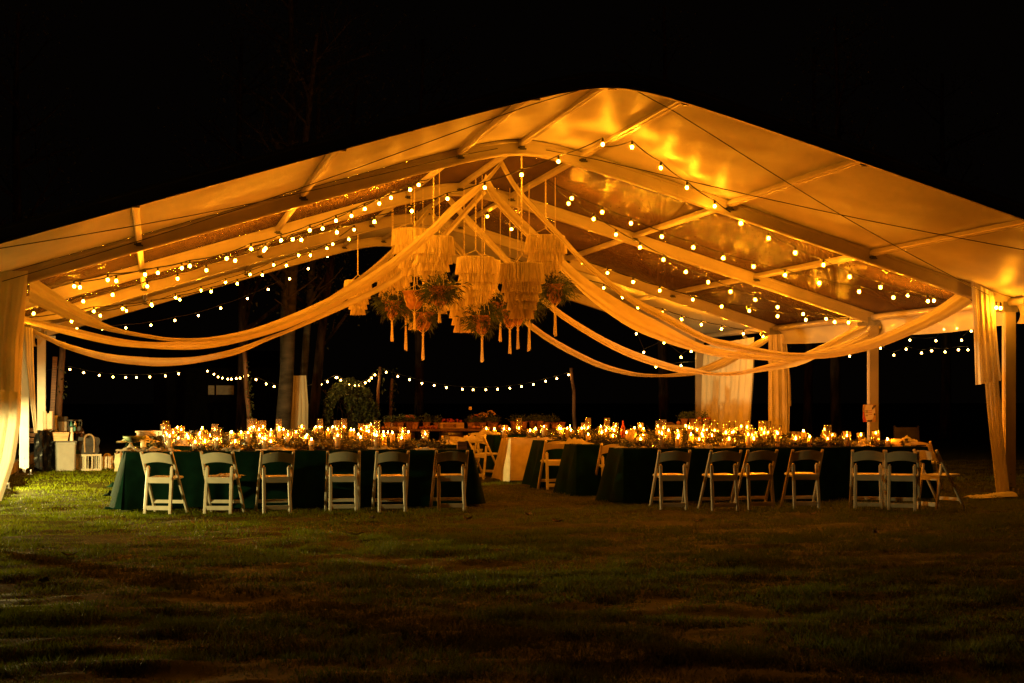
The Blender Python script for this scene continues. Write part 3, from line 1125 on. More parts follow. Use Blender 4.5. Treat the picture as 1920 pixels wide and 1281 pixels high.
def cloth_mesh(x0, x1, y0, y1, z, seed, flare=.11, drop=.745):
    rr = random.Random(seed)
    ph = [rr.uniform(0, 6) for _ in range(6)]
    b = MB()
    nx, ny = 26, 8
    rows = []
    for j in range(ny + 1):
        rows.append([(x0 + (x1 - x0) * i / nx, y0 + (y1 - y0) * j / ny, z + .002 * math.sin(i * 1.7 + ph[0]) * math.sin(j * 1.3)) for i in range(nx + 1)])
    b.grid(rows)
    per = []
    N = 220
    Lx, Ly = x1 - x0, y1 - y0
    tot = 2 * (Lx + Ly)
    for k in range(N + 1):
        s = tot * k / N % tot
        if s < Lx:
            per.append((x0 + s, y0, 0, -1, min(s, Lx - s)))
        elif s < Lx + Ly:
            per.append((x1, y0 + s - Lx, 1, 0, min(s - Lx, Lx + Ly - s)))
        elif s < 2 * Lx + Ly:
            u = s - Lx - Ly
            per.append((x1 - u, y1, 0, 1, min(u, Lx - u)))
        else:
            u = s - 2 * Lx - Ly
            per.append((x0, y1 - u, -1, 0, min(u, Ly - u)))
    rows = []
    for i in range(13):
        v = i / 12
        row = []
        for k, (x, y, nx_, ny_, dc) in enumerate(per):
            s = tot * k / N
            corner = max(0, 1 - dc / .35)
            w = .5 * math.sin(s * 7.3 + ph[1]) * math.sin(s * 1.3 + ph[5]) + .5 * abs(math.sin(s * 6.1 + ph[2])) ** 1.6 + .3 * math.sin(s * 3.1 + ph[3]) + .12 * math.sin(s * 23 + ph[0])
            off = .006 + v * (flare * (.55 + .9 * corner) + .05 * w)
            if dc < 1e-6 or corner > .98:
                pass
            hem = .018 * math.sin(s * 2.2 + ph[4]) - .004
            tx, ty = (x - (x0 + x1) / 2) / (Lx / 2), (y - (y0 + y1) / 2) / (Ly / 2)
            cx_, cy_ = corner * .5 * v * flare * tx, corner * .5 * v * flare * ty
            row.append((x + nx_ * off + (cx_ if not nx_ else 0), y + ny_ * off + (cy_ if not ny_ else 0), z + .001 - v * (drop + hem)))
        rows.append(row)
    b.grid(rows)
    return b


def table_under(x0, x1, y0, y1, label):
    t = thing('dining_table', label, 'table', ((x0 + x1) / 2, (y0 + y1) / 2, 0), 0, 'folding tables hidden under cloths')
    w, d = (x1 - x0) / 2 - .02, (y1 - y0) / 2 - .02
    MB().box((0, 0, TT - .025), (2 * w, 2 * d, .03)).build('tabletop', 'wood_pale', t)
    for sx in (-1, 1):
        for sy in (-1, 1):
            MB().tube([(sx * (w - .2), sy * (d - .08), 0), (sx * (w - .2), sy * (d - .08), TT - .04)], .014, 8).build('leg', 'dark_metal', t)


sd = 0
for bi, (bn, (bx0, bx1)) in enumerate(BLOCKS.items()):
    for ri, ry in enumerate(ROW_Y):
        bx0, bx1 = EDGE.get((bn, ri), BLOCKS[bn])
        xm = (bx0 + bx1) / 2
        for h, (xa, xb) in enumerate(((bx0, xm), (xm + .002, bx1))):
            sd += 1
            side = 'left' if h == 0 else 'right'
            table_under(xa, xb, ry, ry + .76, f'table under the {side} half of the {ROWN[ri]} row, {bn} block')
            beige = bn == 'right' and ri == 3 and h == 0
            dz = .003 * h
            cm = cloth_mesh(xa - (.0 if h == 0 else .10), xb, ry - .001 * h, ry + .76, TT + .004 + dz, sd, flare=.12)
            lab = f'dark green cloth over the {side} half of the {ROWN[ri]} {bn} table row'
            if beige:
                lab = 'beige cloth over the left end of the fourth table row, right block'
            tag(cm.build('tablecloth', 'beige_cloth' if beige else 'green_cloth', smooth=True), lab, 'tablecloth', 'floor-length tablecloths')
# cloth bunched on the grass at the left end
for i, (px, py) in enumerate(((214, 953), (210, 928), (216, 912))):
    p = at_z(px, py, .03)
    rows = [[(p[0] - .14 + .28 * u / 8, p[1] - .1 + .2 * v / 5, .02 + .07 * math.sin(PI * v / 5) * math.sin(PI * u / 8) * (1 + .5 * math.sin(u * 2.1 + i))) for u in range(9)] for v in range(6)]
    tag(MB().grid(rows).build('cloth_hem', 'green_cloth', smooth=True),
        ['nearest dark green cloth hem bunched on the lit grass at left', 'middle dark green cloth hem bunched on the lit grass at left', 'farthest dark green cloth hem bunched on the lit grass at left'][i], 'cloth')


# ------------------------------------------------------------------ folding chairs
def make_chair(label):
    t = thing('folding_chair', label, 'chair', (0, 0, 0), 0, 'white folding chairs at the tables')
    W = .205
    top = (-.27, .785)                       # y, z of the top of the post
    bot = (.235, 0.0)
    for s in (-1, 1):
        b = MB()
        b.bar((s * (W - .004), top[0], top[1]), (s * (W + .012), bot[0], bot[1]), .036, .034, up=(0, 1, .3), ch=.25)
        b.build('front_leg', 'resin', t)
        b = MB()
        x = s * (W - .046)
        yt = top[0] + (bot[0] - top[0]) * (.785 - .585) / .785
        b.bar((x, yt, .585), (x + s * .008, -.235, 0.0), .044, .030, up=(0, 1, 0), ch=.25)
        b.lathe([(.021, -.010), (.021, .010)], 12)
        for k in range(len(b.v) - 24, len(b.v)):
            a_, b_, c_ = b.v[k]
            b.v[k] = (x + c_, yt + a_, .585 + b_)
        b.build('rear_leg', 'resin', t)
        MB().tube([(s * (W + .008), yt + .005, .56), (s * (W - .05), yt + .005, .56)], .009, 8).build('pivot', 'steel', t)
    rows_f, rows_b = [], []
    for i in range(13):
        u = -1 + 2 * i / 12
        x = u * (W - .014)
        zt = .748 + .034 * (1 - u * u)
        zb = .628 + .030 * (1 - u * u)
        yb = -.245 - .022 * (1 - u * u)
        rows_f.append((x, yb, zt, zb))
    b = MB()
    grid = []
    for x, y, zt, zb in rows_f:
        sl = (zt - .7) * .64
        s2 = (zb - .7) * .64
        grid.append([(x, y - .011 - sl, zt), (x, y + .011 - sl, zt), (x, y + .011 - s2, zb), (x, y - .011 - s2, zb), (x, y - .011 - sl, zt)])
    b.grid(grid)
    b.build('backrest', 'resin', t)
    b = MB()
    pts = [(-.175, -.155), (.175, -.155), (.19, .16), (.165, .19), (-.165, .19), (-.19, .16)]
    vs, fs = [], []
    for z, g in ((.425, 0), (.43, .006), (.448, .006), (.456, -.008), (.459, -.03)):
        for x, y in pts:
            q = 1 + g / .19
            vs.append((x * q, .017 + (y - .017) * q, z + .012 * (y > 0)))
    for k in range(4):
        for i in range(6):
            fs.append((k * 6 + i, k * 6 + (i + 1) % 6, (k + 1) * 6 + (i + 1) % 6, (k + 1) * 6 + i))
    fs += [tuple(range(5, -1, -1)), tuple(range(24, 30))]
    b.add(vs, fs)
    b.build('seat', 'vinyl', t)
    MB().bar((-W + .035, -.175, .425), (W - .035, -.175, .425), .018, .078, ch=.2).build('seat_rail', 'resin', t)
    MB().bar((-W + .04, -.226, .075), (W - .04, -.226, .075), .018, .055, ch=.2).build('bottom_rail', 'resin', t)
    MB().bar((-W, .15, .135), (W, .15, .135), .018, .045, ch=.2).build('front_stretcher', 'resin', t)
    return t


chair0 = None


def chair_at(label, p, deg):
    global chair0
    if chair0 is None:
        chair0 = make_chair(label)
        chair0.location = (p[0], p[1], 0)
        chair0.rotation_euler = (0, 0, math.radians(deg))
        return chair0
    return dup(chair0, (p[0], p[1], 0), math.radians(deg), label)


def rear_base(px, py, deg):
    """centre of a chair whose rear legs stand at this pixel"""
    g = at_z(px, py, 0)
    a = math.radians(deg)
    return (g[0] - math.sin(a) * .235 * 1.0, g[1] + math.cos(a) * .235, 0)


CH = [
    (295, 964, -22, 'white folding chair at the left end of the left table, turned right'),
    (408, 964, -18, 'white folding chair with a cloth on its seat, second along the left table'),
    (520, 963, 4, 'white folding chair, third from the left along the left table'),
    (644, 961, -4, 'white folding chair standing square on, fourth along the left table'),
    (736, 961, -2, 'white folding chair, fifth along the left table, next to the square one'),
    (847, 959, -2, 'white folding chair at the right end of the left table front'),
    (1264, 958, -4, 'white folding chair at the left of the right table front, standing alone'),
    (1360, 958, -1, 'white folding chair overlapping its right neighbour, second along the right table'),
    (1428, 956, 1, 'white folding chair overlapped by its left neighbour, third along the right table'),
    (1513, 955, -5, 'white folding chair alone in the middle of the right table front'),
    (1628, 957, -21, 'white folding chair, left of the close pair on the right table'),
    (1691, 959, -26, 'white folding chair, right of the close pair on the right table'),
    (1738, 956, -70, 'white folding chair at the right end, turned away from the table'),
]
for px, py, deg, lab in CH:
    chair_at(lab, rear_base(px, py, deg), deg)
BK = [
    (1046, 919, 0, 'white folding chair between the second and third rows, cut off by green cloth'),
    (1152, 931, 0, 'white folding chair peeping out behind the left corner of the right front table'),
    (1030, 903, 0, 'white folding chair at the fourth row beside the beige cloth'),
    (914, 889, 2, 'white folding chair at the farthest row in the central gap'),
    (893, 899, -52, 'large white folding chair turned sideways beyond the left table end'),
    (850, 901, 0, 'white folding chair in the second gap behind the left table end, napkin over it'),
    (1097, 920, 0, 'white folding chair with only its arched top above the second right cloth'),
    (1142, 919, 0, 'white folding chair with only a sliver of back above the second right cloth'),
    (828, 917, -4, 'white folding chair behind the right end of the left table, only its back showing'),
    (1722, 922, -46, 'white folding chair behind the right end of the front right table'),
]
for px, py, deg, lab in BK:
    chair_at(lab, rear_base(px, py, deg), deg)
# dark folded camp chair behind the right table end
p = at_z(1702, 905, 0)
t = thing('camp_chair', 'dark canvas camp chair behind the right end of the front table', 'chair', (p[0], p[1], 0), math.radians(-30))
MB().bar((-.2, 0, .45), (-.2, -.25, .98), .03, .03, up=(1, 0, 0)).build('back_post', 'dark_metal', t)
MB().bar((.2, 0, .45), (.2, -.25, .98), .03, .03, up=(1, 0, 0)).build('back_post', 'dark_metal', t)
MB().grid([[(-.2 + .4 * i / 6, -.03 - .24 * j / 5 - .03 * math.sin(PI * i / 6), .5 + .46 * j / 5) for i in range(7)] for j in range(6)]).build('back_canvas', 'charcoal', t)
MB().grid([[(-.2 + .4 * i / 6, .4 * j / 5, .44 - .03 * math.sin(PI * i / 6)) for i in range(7)] for j in range(6)]).build('seat_canvas', 'charcoal', t)
for sx in (-1, 1):
    MB().tube([(sx * .2, -.02, .46), (sx * .2, .38, 0)], .014, 6).build('leg', 'dark_metal', t)
    MB().tube([(sx * .2, .4, .46), (sx * .2, 0, 0)], .014, 6).build('leg', 'dark_metal', t)


# ------------------------------------------------------------------ crumpled napkins
def napkin(label, p, size=.30, hgt=.07, seed=0, drop=0.0, rz=0.0):
    rr = random.Random(seed)
    ph = [rr.uniform(0, 6) for _ in range(6)]
    n = 14
    rows = []
    for j in range(n + 1):
        row = []
        for i in range(n + 1):
            u, v = i / n - .5, j / n - .5
            r = math.hypot(u, v) * 2
            z = hgt * max(0, 1 - r * .8) * (.6 + .5 * math.sin(u * 13 + ph[0]) * math.sin(v * 11 + ph[1]) + .35 * math.sin((u + v) * 19 + ph[2]))
            x = size * u * (1 + .25 * math.sin(v * 9 + ph[3]))
            y = size * .62 * v * (1 + .25 * math.sin(u * 8 + ph[4]))
            z = max(z, .003 + .006 * math.sin(u * 25 + ph[5]) ** 2)
            if drop and v < -.1:
                k = (-.1 - v) / .4
                y = size * .62 * (-.1) - .02 * k
                z = .01 - drop * k + .01 * math.sin(u * 30)
                x *= 1 - .35 * k
            row.append((x, y, z))
        rows.append(row)
    o = MB().grid(rows).build('napkin', 'napkin', smooth=True, loc=tuple(p))
    o.rotation_euler = (0, 0, rz)
    tag(o, label, 'napkin', 'crumpled cloth napkins')


ZT = TT + .010


def on_row(px, row, dy):
    Y = ROW_Y[row] + dy
    p = at_y(px, 840, Y)
    return (p[0], Y, ZT)


NK = [
    (247, 0, .22, .34, .09, 0, 'white napkin curled at the left end of the nearest left table'),
    (300, 0, .14, .46, .07, 0, 'wide white napkin spread near the left end of the left front table'),
    (437, 0, .10, .26, .10, .05, 'white napkin bunched above the second front chair on the left'),
    (518, 0, .14, .44, .09, 0, 'white napkin peaked above the third front chair on the left'),
    (716, 0, .16, .34, .09, 0, 'white napkin above the fifth front chair on the left'),
    (797, 0, .06, .34, .05, .20, 'white napkin trailing over the table edge left of the end chair'),
    (842, 1, .3, .3, .07, 0, 'white napkin on the second left row behind the end chair'),
    (912, 4, .2, .55, .13, 0, 'white napkin heap at the left end of the farthest right row'),
    (1078, 1, .25, .46, .12, 0, 'white napkin heap left of the tilted cup, second right row'),
    (1190, 0, .35, .55, .06, 0, 'long white napkin at the left end of the right front table'),
    (1320, 0, .06, .24, .08, .22, 'white napkin hanging over the edge between two right chairs'),
    (1359, 0, .12, .26, .09, .03, 'white napkin gathered right of the hanging one'),
    (1616, 0, .16, .34, .13, 0, 'white napkin mound above the close pair of chairs'),
    (398, 1, .3, .4, .12, 0, 'white napkin among candles, second left row'),
    (345, 1, .3, .5, .14, 0, 'large draped white napkin beside the lone left candles'),
    (262, 2, .3, .6, .12, 0, 'pile of white cloths at the left end of the third row'),
    (1700, 1, .3, .3, .10, 0, 'white napkin near the right end of the second right row'),
    (880, 2, .3, .4, .1, 0, 'white napkin at the right end of the third left row'),
]
for i, (px, row, dy, size, hg, dr, lab) in enumerate(NK):
    napkin(lab, on_row(px, row, dy), size, hg, i, dr, random.uniform(-.3, .3))
# cloth on the seat of the second chair
g = rear_base(408, 964, -18)
napkin('white cloth lying on the seat of the second left chair', (g[0] + .05, g[1] + .04, .47), .40, .045, 77)


# ------------------------------------------------------------------ greenery along each table row
def garland(x0, x1, y, label, seed, n):
    rr = np.random.default_rng(seed)
    t = thing('leaf_garland', label, 'garland', ((x0 + x1) / 2, y, ZT), 0, 'leafy garlands along the tables')
    L = x1 - x0
    u = rr.uniform(-L / 2, L / 2, n)
    v = rr.normal(0, .13, n)
    v = np.clip(v, -.32, .32)
    hz = rr.gamma(2.0, .012, n) * (1 + .5 * np.sin(u * 3.1 + seed))
    base = np.stack([u, v, .005 + np.clip(hz, 0, .09)], 1)
    d = np.stack([rr.normal(0, 1, n), rr.normal(0, .7, n), rr.uniform(-.05, .8, n)], 1)
    me_ = leaves_mesh('foliage', base, d, rr.uniform(.05, .10, n), rr.uniform(.018, .04, n), .15)
    me_.materials.append(MATS['grey_leaf'])
    link('foliage', me_, t)
    b = MB()
    for k in range(5):
        o = rr.uniform(-.1, .1)
        pts = [(-L / 2 + L * i / 24, o + .07 * math.sin(i * 1.1 + k * 2), .02 + .015 * math.sin(i * .9 + k)) for i in range(25)]
        b.tube(pts, .004, 4)
    for k in range(int(L * 9)):
        x = rr.uniform(-L / 2, L / 2)
        yy = rr.uniform(-.2, .2)
        b.tube([(x, yy, .02), (x + rr.uniform(-.1, .1), yy + rr.uniform(-.06, .06), .08), (x + rr.uniform(-.18, .18), yy + rr.uniform(-.1, .1), rr.uniform(.07, .17))], .003, 4)
    b.build('stem', 'grey_leaf', t)


for bn, (bx0, bx1) in BLOCKS.items():
    for ri, ry in enumerate(ROW_Y):
        a0, a1 = (bx0 + (1.0 if (bn == 'left' and ri == 0) else .35), bx1 - (.5 if bn == 'left' else .35))
        garland(a0, a1, ry + .38, f'grey-green leaf garland along the {ROWN[ri]} {bn} table row', ri * 7 + (3 if bn == 'left' else 0), 2100 if ri == 0 else 1300)

# ------------------------------------------------------------------ candles
wax_me, flame_me, glass_me, wick_me = {}, None, {}, None
for hh in (.09, .13, .17):
    b = MB().lathe([(.0, .0), (.036, .0), (.037, hh), (.034, hh + .004), (.024, hh - .006), (.0, hh - .008)], 16)
    m_ = bpy.data.meshes.new('wax')
    m_.from_pydata(b.v, [], b.f)
    m_.polygons.foreach_set('use_smooth', [True] * len(m_.polygons))
    m_.materials.append(MATS['wax'])
    wax_me[hh] = m_
b = MB().lathe([(.0, 0), (.006, .005), (.0092, .014), (.0075, .025), (.003, .036), (.0, .042)], 8)
flame_me = bpy.data.meshes.new('flame')
flame_me.from_pydata(b.v, [], b.f)
flame_me.polygons.foreach_set('use_smooth', [True] * len(flame_me.polygons))
flame_me.materials.append(MATS['flame_glow'])
b = MB().tube([(0, 0, -.008), (0, 0, .008)], .0015, 4)
wick_me = bpy.data.meshes.new('wick')
wick_me.from_pydata(b.v, [], b.f)
wick_me.materials.append(MATS['cable'])
for key, (r, h) in dict(short=(.062, .15), medium=(.06, .22), tall=(.056, .31), wide=(.095, .13)).items():
    b = MB().lathe([(.0, .001), (r - .004, .001), (r, .006), (r, h), (r - .0015, h + .002), (r - .004, h), (r - .004, .012), (0, .010)], 24)
    m_ = bpy.data.meshes.new('glass_cylinder')
    m_.from_pydata(b.v, [], b.f)
    m_.polygons.foreach_set('use_smooth', [True] * len(m_.polygons))
    m_.materials.append(MATS['glass'])
    glass_me[key] = m_

spots = {(bn, r): [] for bn in BLOCKS for r in range(5)}


def add_spot(bn, r, x, y, kind, hh, lit=True):
    for s in spots[(bn, r)]:
        if math.hypot(s[0] - x, s[1] - y) < .14:
            return False
    spots[(bn, r)].append((x, y, kind, hh, lit))
    return True


TRACED = [  # px, row, glass, wax height
    (269, 0, None, .13, False), (318, 0, 'medium', .17), (366, 0, 'short', .09), (407, 0, 'tall', .13), (441, 0, 'short', .09), (497, 0, 'medium', .13), (584, 0, None, .13),
    (633, 0, 'tall', .17), (706, 0, 'medium', .17), (753, 0, 'medium', .13), (736, 1, None, .17), (676, 1, 'short', .09), (660, 1, 'short', .13), (573, 1, 'short', .09),
    (540, 1, 'medium', .13), (465, 1, 'medium', .17), (507, 1, 'medium', .13), (555, 2, 'short', .13), (615, 2, None, .17), (719, 2, None, .13), (766, 2, None, .13), (376, 1, 'short', .09),
    (1241, 0, 'tall', .17), (1271, 0, None, .13), (1311, 0, 'short', .09), (1367, 0, 'wide', .09), (1403, 0, None, .17), (1458, 0, 'tall', .17), (1492, 0, 'medium', .09),
    (1518, 0, None, .13), (1552, 0, 'tall', .09), (1588, 0, 'medium', .13), (1642, 0, 'medium', .17), (1664, 0, None, .09), (1614, 1, 'short', .09), (1508, 1, 'short', .13),
    (1433, 1, 'medium', .13), (1361, 1, 'tall', .13), (1340, 2, 'tall', .13), (1325, 3, 'tall', .09), (1103, 1, None, .13), (1149, 1, 'short', .09), (1128, 2, 'medium', .09), (1206, 1, 'short', .09),
    (1183, 1, 'medium', .13), (912, 4, 'short', .09), (927, 4, None, .09), (945, 3, 'medium', .13), (955, 4, None, .09), (973, 4, 'tall', .09), (994, 3, 'short', .09),
    (340, 3, 'medium', .13), (325, 2, 'medium', .13), (350, 2, 'short', .09), (600, 4, 'tall', .13), (645, 4, 'tall', .13), (476, 4, 'tall', .13), (523, 4, 'tall', .13),
]
for tr in TRACED:
    px, r, gk, hh = tr[:4]
    lit = tr[4] if len(tr) > 4 else True
    bn = 'left' if px < 890 else 'right'
    Y = ROW_Y[r] + (random.uniform(.14, .26) if r == 0 else random.uniform(.2, .5))
    x = at_y(px, 840, Y)[0]
    add_spot(bn, r, x, Y, gk, hh, lit)
for (bn, r), lst in spots.items():
    bx0, bx1 = BLOCKS[bn]
    want = {0: 16, 1: 15, 2: 16, 3: 16, 4: 15}[r] if bn == 'left' else {0: 17, 1: 17, 2: 17, 3: 17, 4: 14}[r]
    tries = 0
    while len(lst) < want and tries < 300:
        tries += 1
        x = random.uniform(bx0 + .5, bx1 - (.8 if r == 0 else .4))
        y = ROW_Y[r] + random.uniform(.25, .62)
        add_spot(bn, r, x, y, random.choice(['short', 'short', 'medium', 'medium', 'tall', None, None]), random.choice([.09, .13, .17]))
GN = {'short': 'short', 'medium': 'medium', 'tall': 'tall', 'wide': 'wide'}
for (bn, r), lst in spots.items():
    lst.sort()
    for i, (x, y, gk, hh, lit) in enumerate(lst):
        z = ZT + (.012 if gk else .0)
        hw = {.09: 'short', .13: 'cream', .17: 'tall'}[hh]
        if lit:
            lab = f'lit {hw} pillar candle, {ORD[i]} from the left on the {ROWN[r]} {bn} table row'
        else:
            lab = 'unlit cream pillar candle on a wood slice at the left table end'
        c = thing('candle', lab, 'candle', (x, y, z), random.uniform(0, 6), 'pillar candles along the tables')
        link('wax', wax_me[hh], c)
        link('wick', wick_me, c, (0, 0, hh))
        if lit:
            fl = link('flame', flame_me, c, (0, 0, hh - .001))
            k = random.uniform(.8, 1.2)
            fl.scale = (k, k, random.uniform(.8, 1.25))
        if gk:
            gl = link('glass_cylinder', glass_me[gk], None, (x, y, ZT))
            tag(gl, f'clear {GN[gk]} glass around the {ORD[i]} candle from the left, {ROWN[r]} {bn} row', 'candle glass', 'glass cylinders around candles')
        if not lit or (r == 0 and i % 4 == 1):
            s = MB().lathe([(.085, 0), (.088, .004), (.086, .010), (0, .0105)], 18, wob=.04, seed=i)
            so = s.build('wood_slice', 'wood_dark', loc=(x, y, ZT - .011))
            tag(so, f'dark wood slice under the {ORD[i]} candle from the left, {ROWN[r]} {bn} row', 'wood slice', 'wood slices under candles')


# ------------------------------------------------------------------ tableware
def lathe_thing(name, label, cat, prof, m, loc, n=16, rot=None, group=None):
    o = MB().lathe(prof, n).build(name, m, smooth=True, loc=loc)
    if rot:
        o.rotation_euler = rot
    return tag(o, label, cat, group)


def plate(label, loc, r=.14, m='plate', tilt=(0, 0, 0)):
    return lathe_thing('plate', label, 'plate', [(0, .004), (r * .6, .004), (r * .65, 0), (r * .7, .004), (r, .018), (r + .002, .021), (r * .7, .010), (0, .009)], m, loc, 24, tilt, 'plates left on the tables')


for i in range(4):
    pp = on_row(275, 3, .3)
    plate(['lowest', 'second', 'third', 'topmost'][i] + ' plate of the stack at the left table end', (pp[0], pp[1], ZT + .05 + i * .022), .17 - .004 * i)
pp = on_row(283, 4, .3)
b = MB().box((0, 0, .09), (.55, .4, .025)).box((0, 0, .04), (.5, .36, .07))
tag(b.build('serving_board', 'plate', loc=(pp[0], pp[1], ZT)), 'pale serving board at the left end of the farthest left row', 'board')
pp = on_row(252, 2, .3)
o = lathe_thing('bowl', 'green glazed bowl under a white cloth at the left table end', 'bowl', [(0, 0), (.10, 0), (.17, .07), (.18, .10), (.165, .10), (.1, .02), (0, .015)], 'herb', (pp[0], pp[1], ZT), 20)
WG = [(0, 0), (.034, 0), (.034, .003), (.005, .008), (.004, .08), (.022, .095), (.038, .13), (.036, .19), (.034, .19), (.035, .13), (.018, .1), (0, .092)]
for i, (px, row, dy, rot, lab) in enumerate([
    (1031, 1, .12, (0, 0, 0), 'empty wine glass at the left end of the second right row'),
    (1216, 0, .10, (math.radians(96), 0, .6), 'wine glass lying on its side at the left of the right table'),
    (1222, 0, .2, (math.radians(94), 0, 2.4), 'wine glass lying behind another at the left of the right table'),
    (345, 1, .5, (0, 0, 0), 'empty wine glass among the candles on the left table'),
    (253, 0, .12, (math.radians(95), 0, 1.0), 'wine glass lying on the napkin at the left table end'),
    (838, 0, .2, (0, 0, 0), 'upright wine glass near the right end of the left table'),
    (1340, 1, .2, (0, 0, 0), 'upright wine glass behind the hanging napkin on the right'),
]):
    q = on_row(px, row, dy)
    lathe_thing('wine_glass', lab, 'glass', WG, 'glass', (q[0], q[1], ZT + (.036 if rot[0] else .0)), 18, rot, 'wine glasses left on the tables')
q = on_row(1178, 1, .2)
o = lathe_thing('paper_cup', 'pale cup tilted on its side on the second right row', 'cup', [(0, 0), (.055, 0), (.075, .16), (.072, .16), (.052, .006), (0, .006)], 'paper', (q[0], q[1], ZT + .05), 18,
                (math.radians(-28), math.radians(35), 0))
q = on_row(1168, 2, .35)
lathe_thing('bottle', 'red capped bottle among the candles of the third right row', 'bottle', [(0, 0), (.036, 0), (.037, .20), (.014, .26), (.014, .32), (0, .322)], 'apple', (q[0], q[1], ZT), 14)
q = on_row(684, 2, .3)
lathe_thing('beer_glass', 'amber drink glass behind candles at the right of the left table', 'glass', [(0, 0), (.035, 0), (.045, .16), (.042, .16), (.033, .006), (0, .006)], 'petal_yellow', (q[0], q[1], ZT), 14)
q = on_row(866, 0, .12)
tag(MB().box((0, 0, .05), (.13, .09, .10)).box((0, 0, .103), (.135, .095, .006)).build('gift_box', 'wood_dark', loc=q), 'small dark box at the right end of the left table', 'box')
q = on_row(1680, 0, .2)
b = MB().grid([[(-.08, -.05, 0), (.08, -.05, 0)], [(-.075, 0, .11), (.075, 0, .11)], [(-.08, .05, 0), (.08, .05, 0)]])
tag(b.build('table_card', 'paper', loc=q), 'folded pale card standing near the right end of the right table', 'card')
q = on_row(1697, 0, .3)
mm = MB()
for k in range(26):
    a, e = random.uniform(0, 2 * PI), random.uniform(0, PI / 2)
    vs, fs = ball(.022, 1)
    mm.add([(x + .05 * math.cos(a) * math.cos(e), y + .05 * math.sin(a) * math.cos(e), z + .06 + .05 * math.sin(e)) for x, y, z in vs], fs)
tag(mm.build('flower_head', 'napkin', loc=q), 'pale round flower head near the right end of the right table', 'flower')
q = on_row(1722, 0, .15)
tag(MB().box((0, 0, .012), (.2, .1, .018), .3).build('phone_pouch', 'charcoal', loc=q), 'flat dark pouch lying at the right end of the right table', 'pouch')
q = on_row(1548, 0, .2)


# ------------------------------------------------------------------ barrel buffet
YB = 14.6
pz = at_y(830, 804, YB)[2]
xl, xr_ = at_y(706, 804, YB)[0], at_y(1058, 804, YB)[0]
t = thing('barrel_table', 'long plank table laid across upright barrels behind the left tables', 'table', ((xl + xr_) / 2, YB, 0))
Lx = xr_ - xl
for i, (yy, dz, x0_, x1_) in enumerate(((-.30, 0, -Lx / 2, .55), (-.02, .004, -Lx / 2 + .05, .62), (.26, .002, -Lx / 2 - .04, .5), (-.28, -.006, .57, Lx / 2), (0, -.004, .64, Lx / 2 + .03), (.27, -.002, .53, Lx / 2))):
    MB().bar((x0_, yy, pz - .025 + dz), (x1_, yy, pz - .025 + dz), .26, .05, ch=.1).build('plank', 'wood_dark', t)
for px in (755, 846, 985):
    bx = at_y(px, 804, YB)[0] - (xl + xr_) / 2
    hgt = pz - .06
    br = MB().lathe([(.24, 0), (.29, hgt * .25), (.315, hgt * .5), (.29, hgt * .75), (.24, hgt)], 22)
    bo = br.build('barrel', 'wood_dark', t, loc=(bx, 0, 0))
    for z in (.08, .3, .62, .9):
        rr_ = .24 + .075 * math.sin(PI * z) + .004
        MB().lathe([(rr_, z * hgt), (rr_ + .006, z * hgt), (rr_ + .006, z * hgt + .045), (rr_, z * hgt + .045)], 22).build('hoop', 'steel', bo)


def pot_plant(label, px, base_py, Y, z, ph=.14, pr=.085, kind='herb', fh=.16, fr=.13, n=170, seed=0, wrap='kraft', flower=None):
    rr = np.random.default_rng(seed + 100)
    x = at_y(px, base_py, Y)[0]
    t = thing('potted_plant', label, 'potted plant', (x, Y, z), seed, 'small potted plants on the buffets')
    MB().lathe([(pr * .72, 0), (pr * .85, ph * .5), (pr, ph * .85), (pr * 1.25, ph), (pr * .9, ph * .95)], 12, wob=.08, seed=seed).build('pot_wrap', wrap, t)
    d = rr.normal(size=(n, 3))
    d[:, 2] = np.abs(d[:, 2]) + .5
    d /= np.linalg.norm(d, axis=1, keepdims=True)
    base = np.stack([rr.normal(0, pr * .5, n), rr.normal(0, pr * .5, n), np.full(n, ph * .9)], 1) + d * (rr.random(n) * fh)[:, None] * np.array([fr / fh, fr / fh, 1.0])
    me_ = leaves_mesh('foliage', base, d + rr.normal(0, .5, (n, 3)), rr.uniform(.03, .07, n), rr.uniform(.008, .018, n), .1)
    me_.materials.append(MATS[kind])
    link('foliage', me_, t)
    if flower:
        bl = MB()
        for k in range(16):
            a, r = rr.uniform(0, 2 * PI), fr * math.sqrt(rr.random()) * .95
            vs, fs = ball(rr.uniform(.018, .032), 1)
            zz = ph + fh * (.95 - .5 * (r / fr) ** 2)
            bl.add([(x_ + r * math.cos(a), y_ + r * math.sin(a), z_ * .7 + zz) for x_, y_, z_ in vs], fs)
        bl.build('blossom', flower, t)


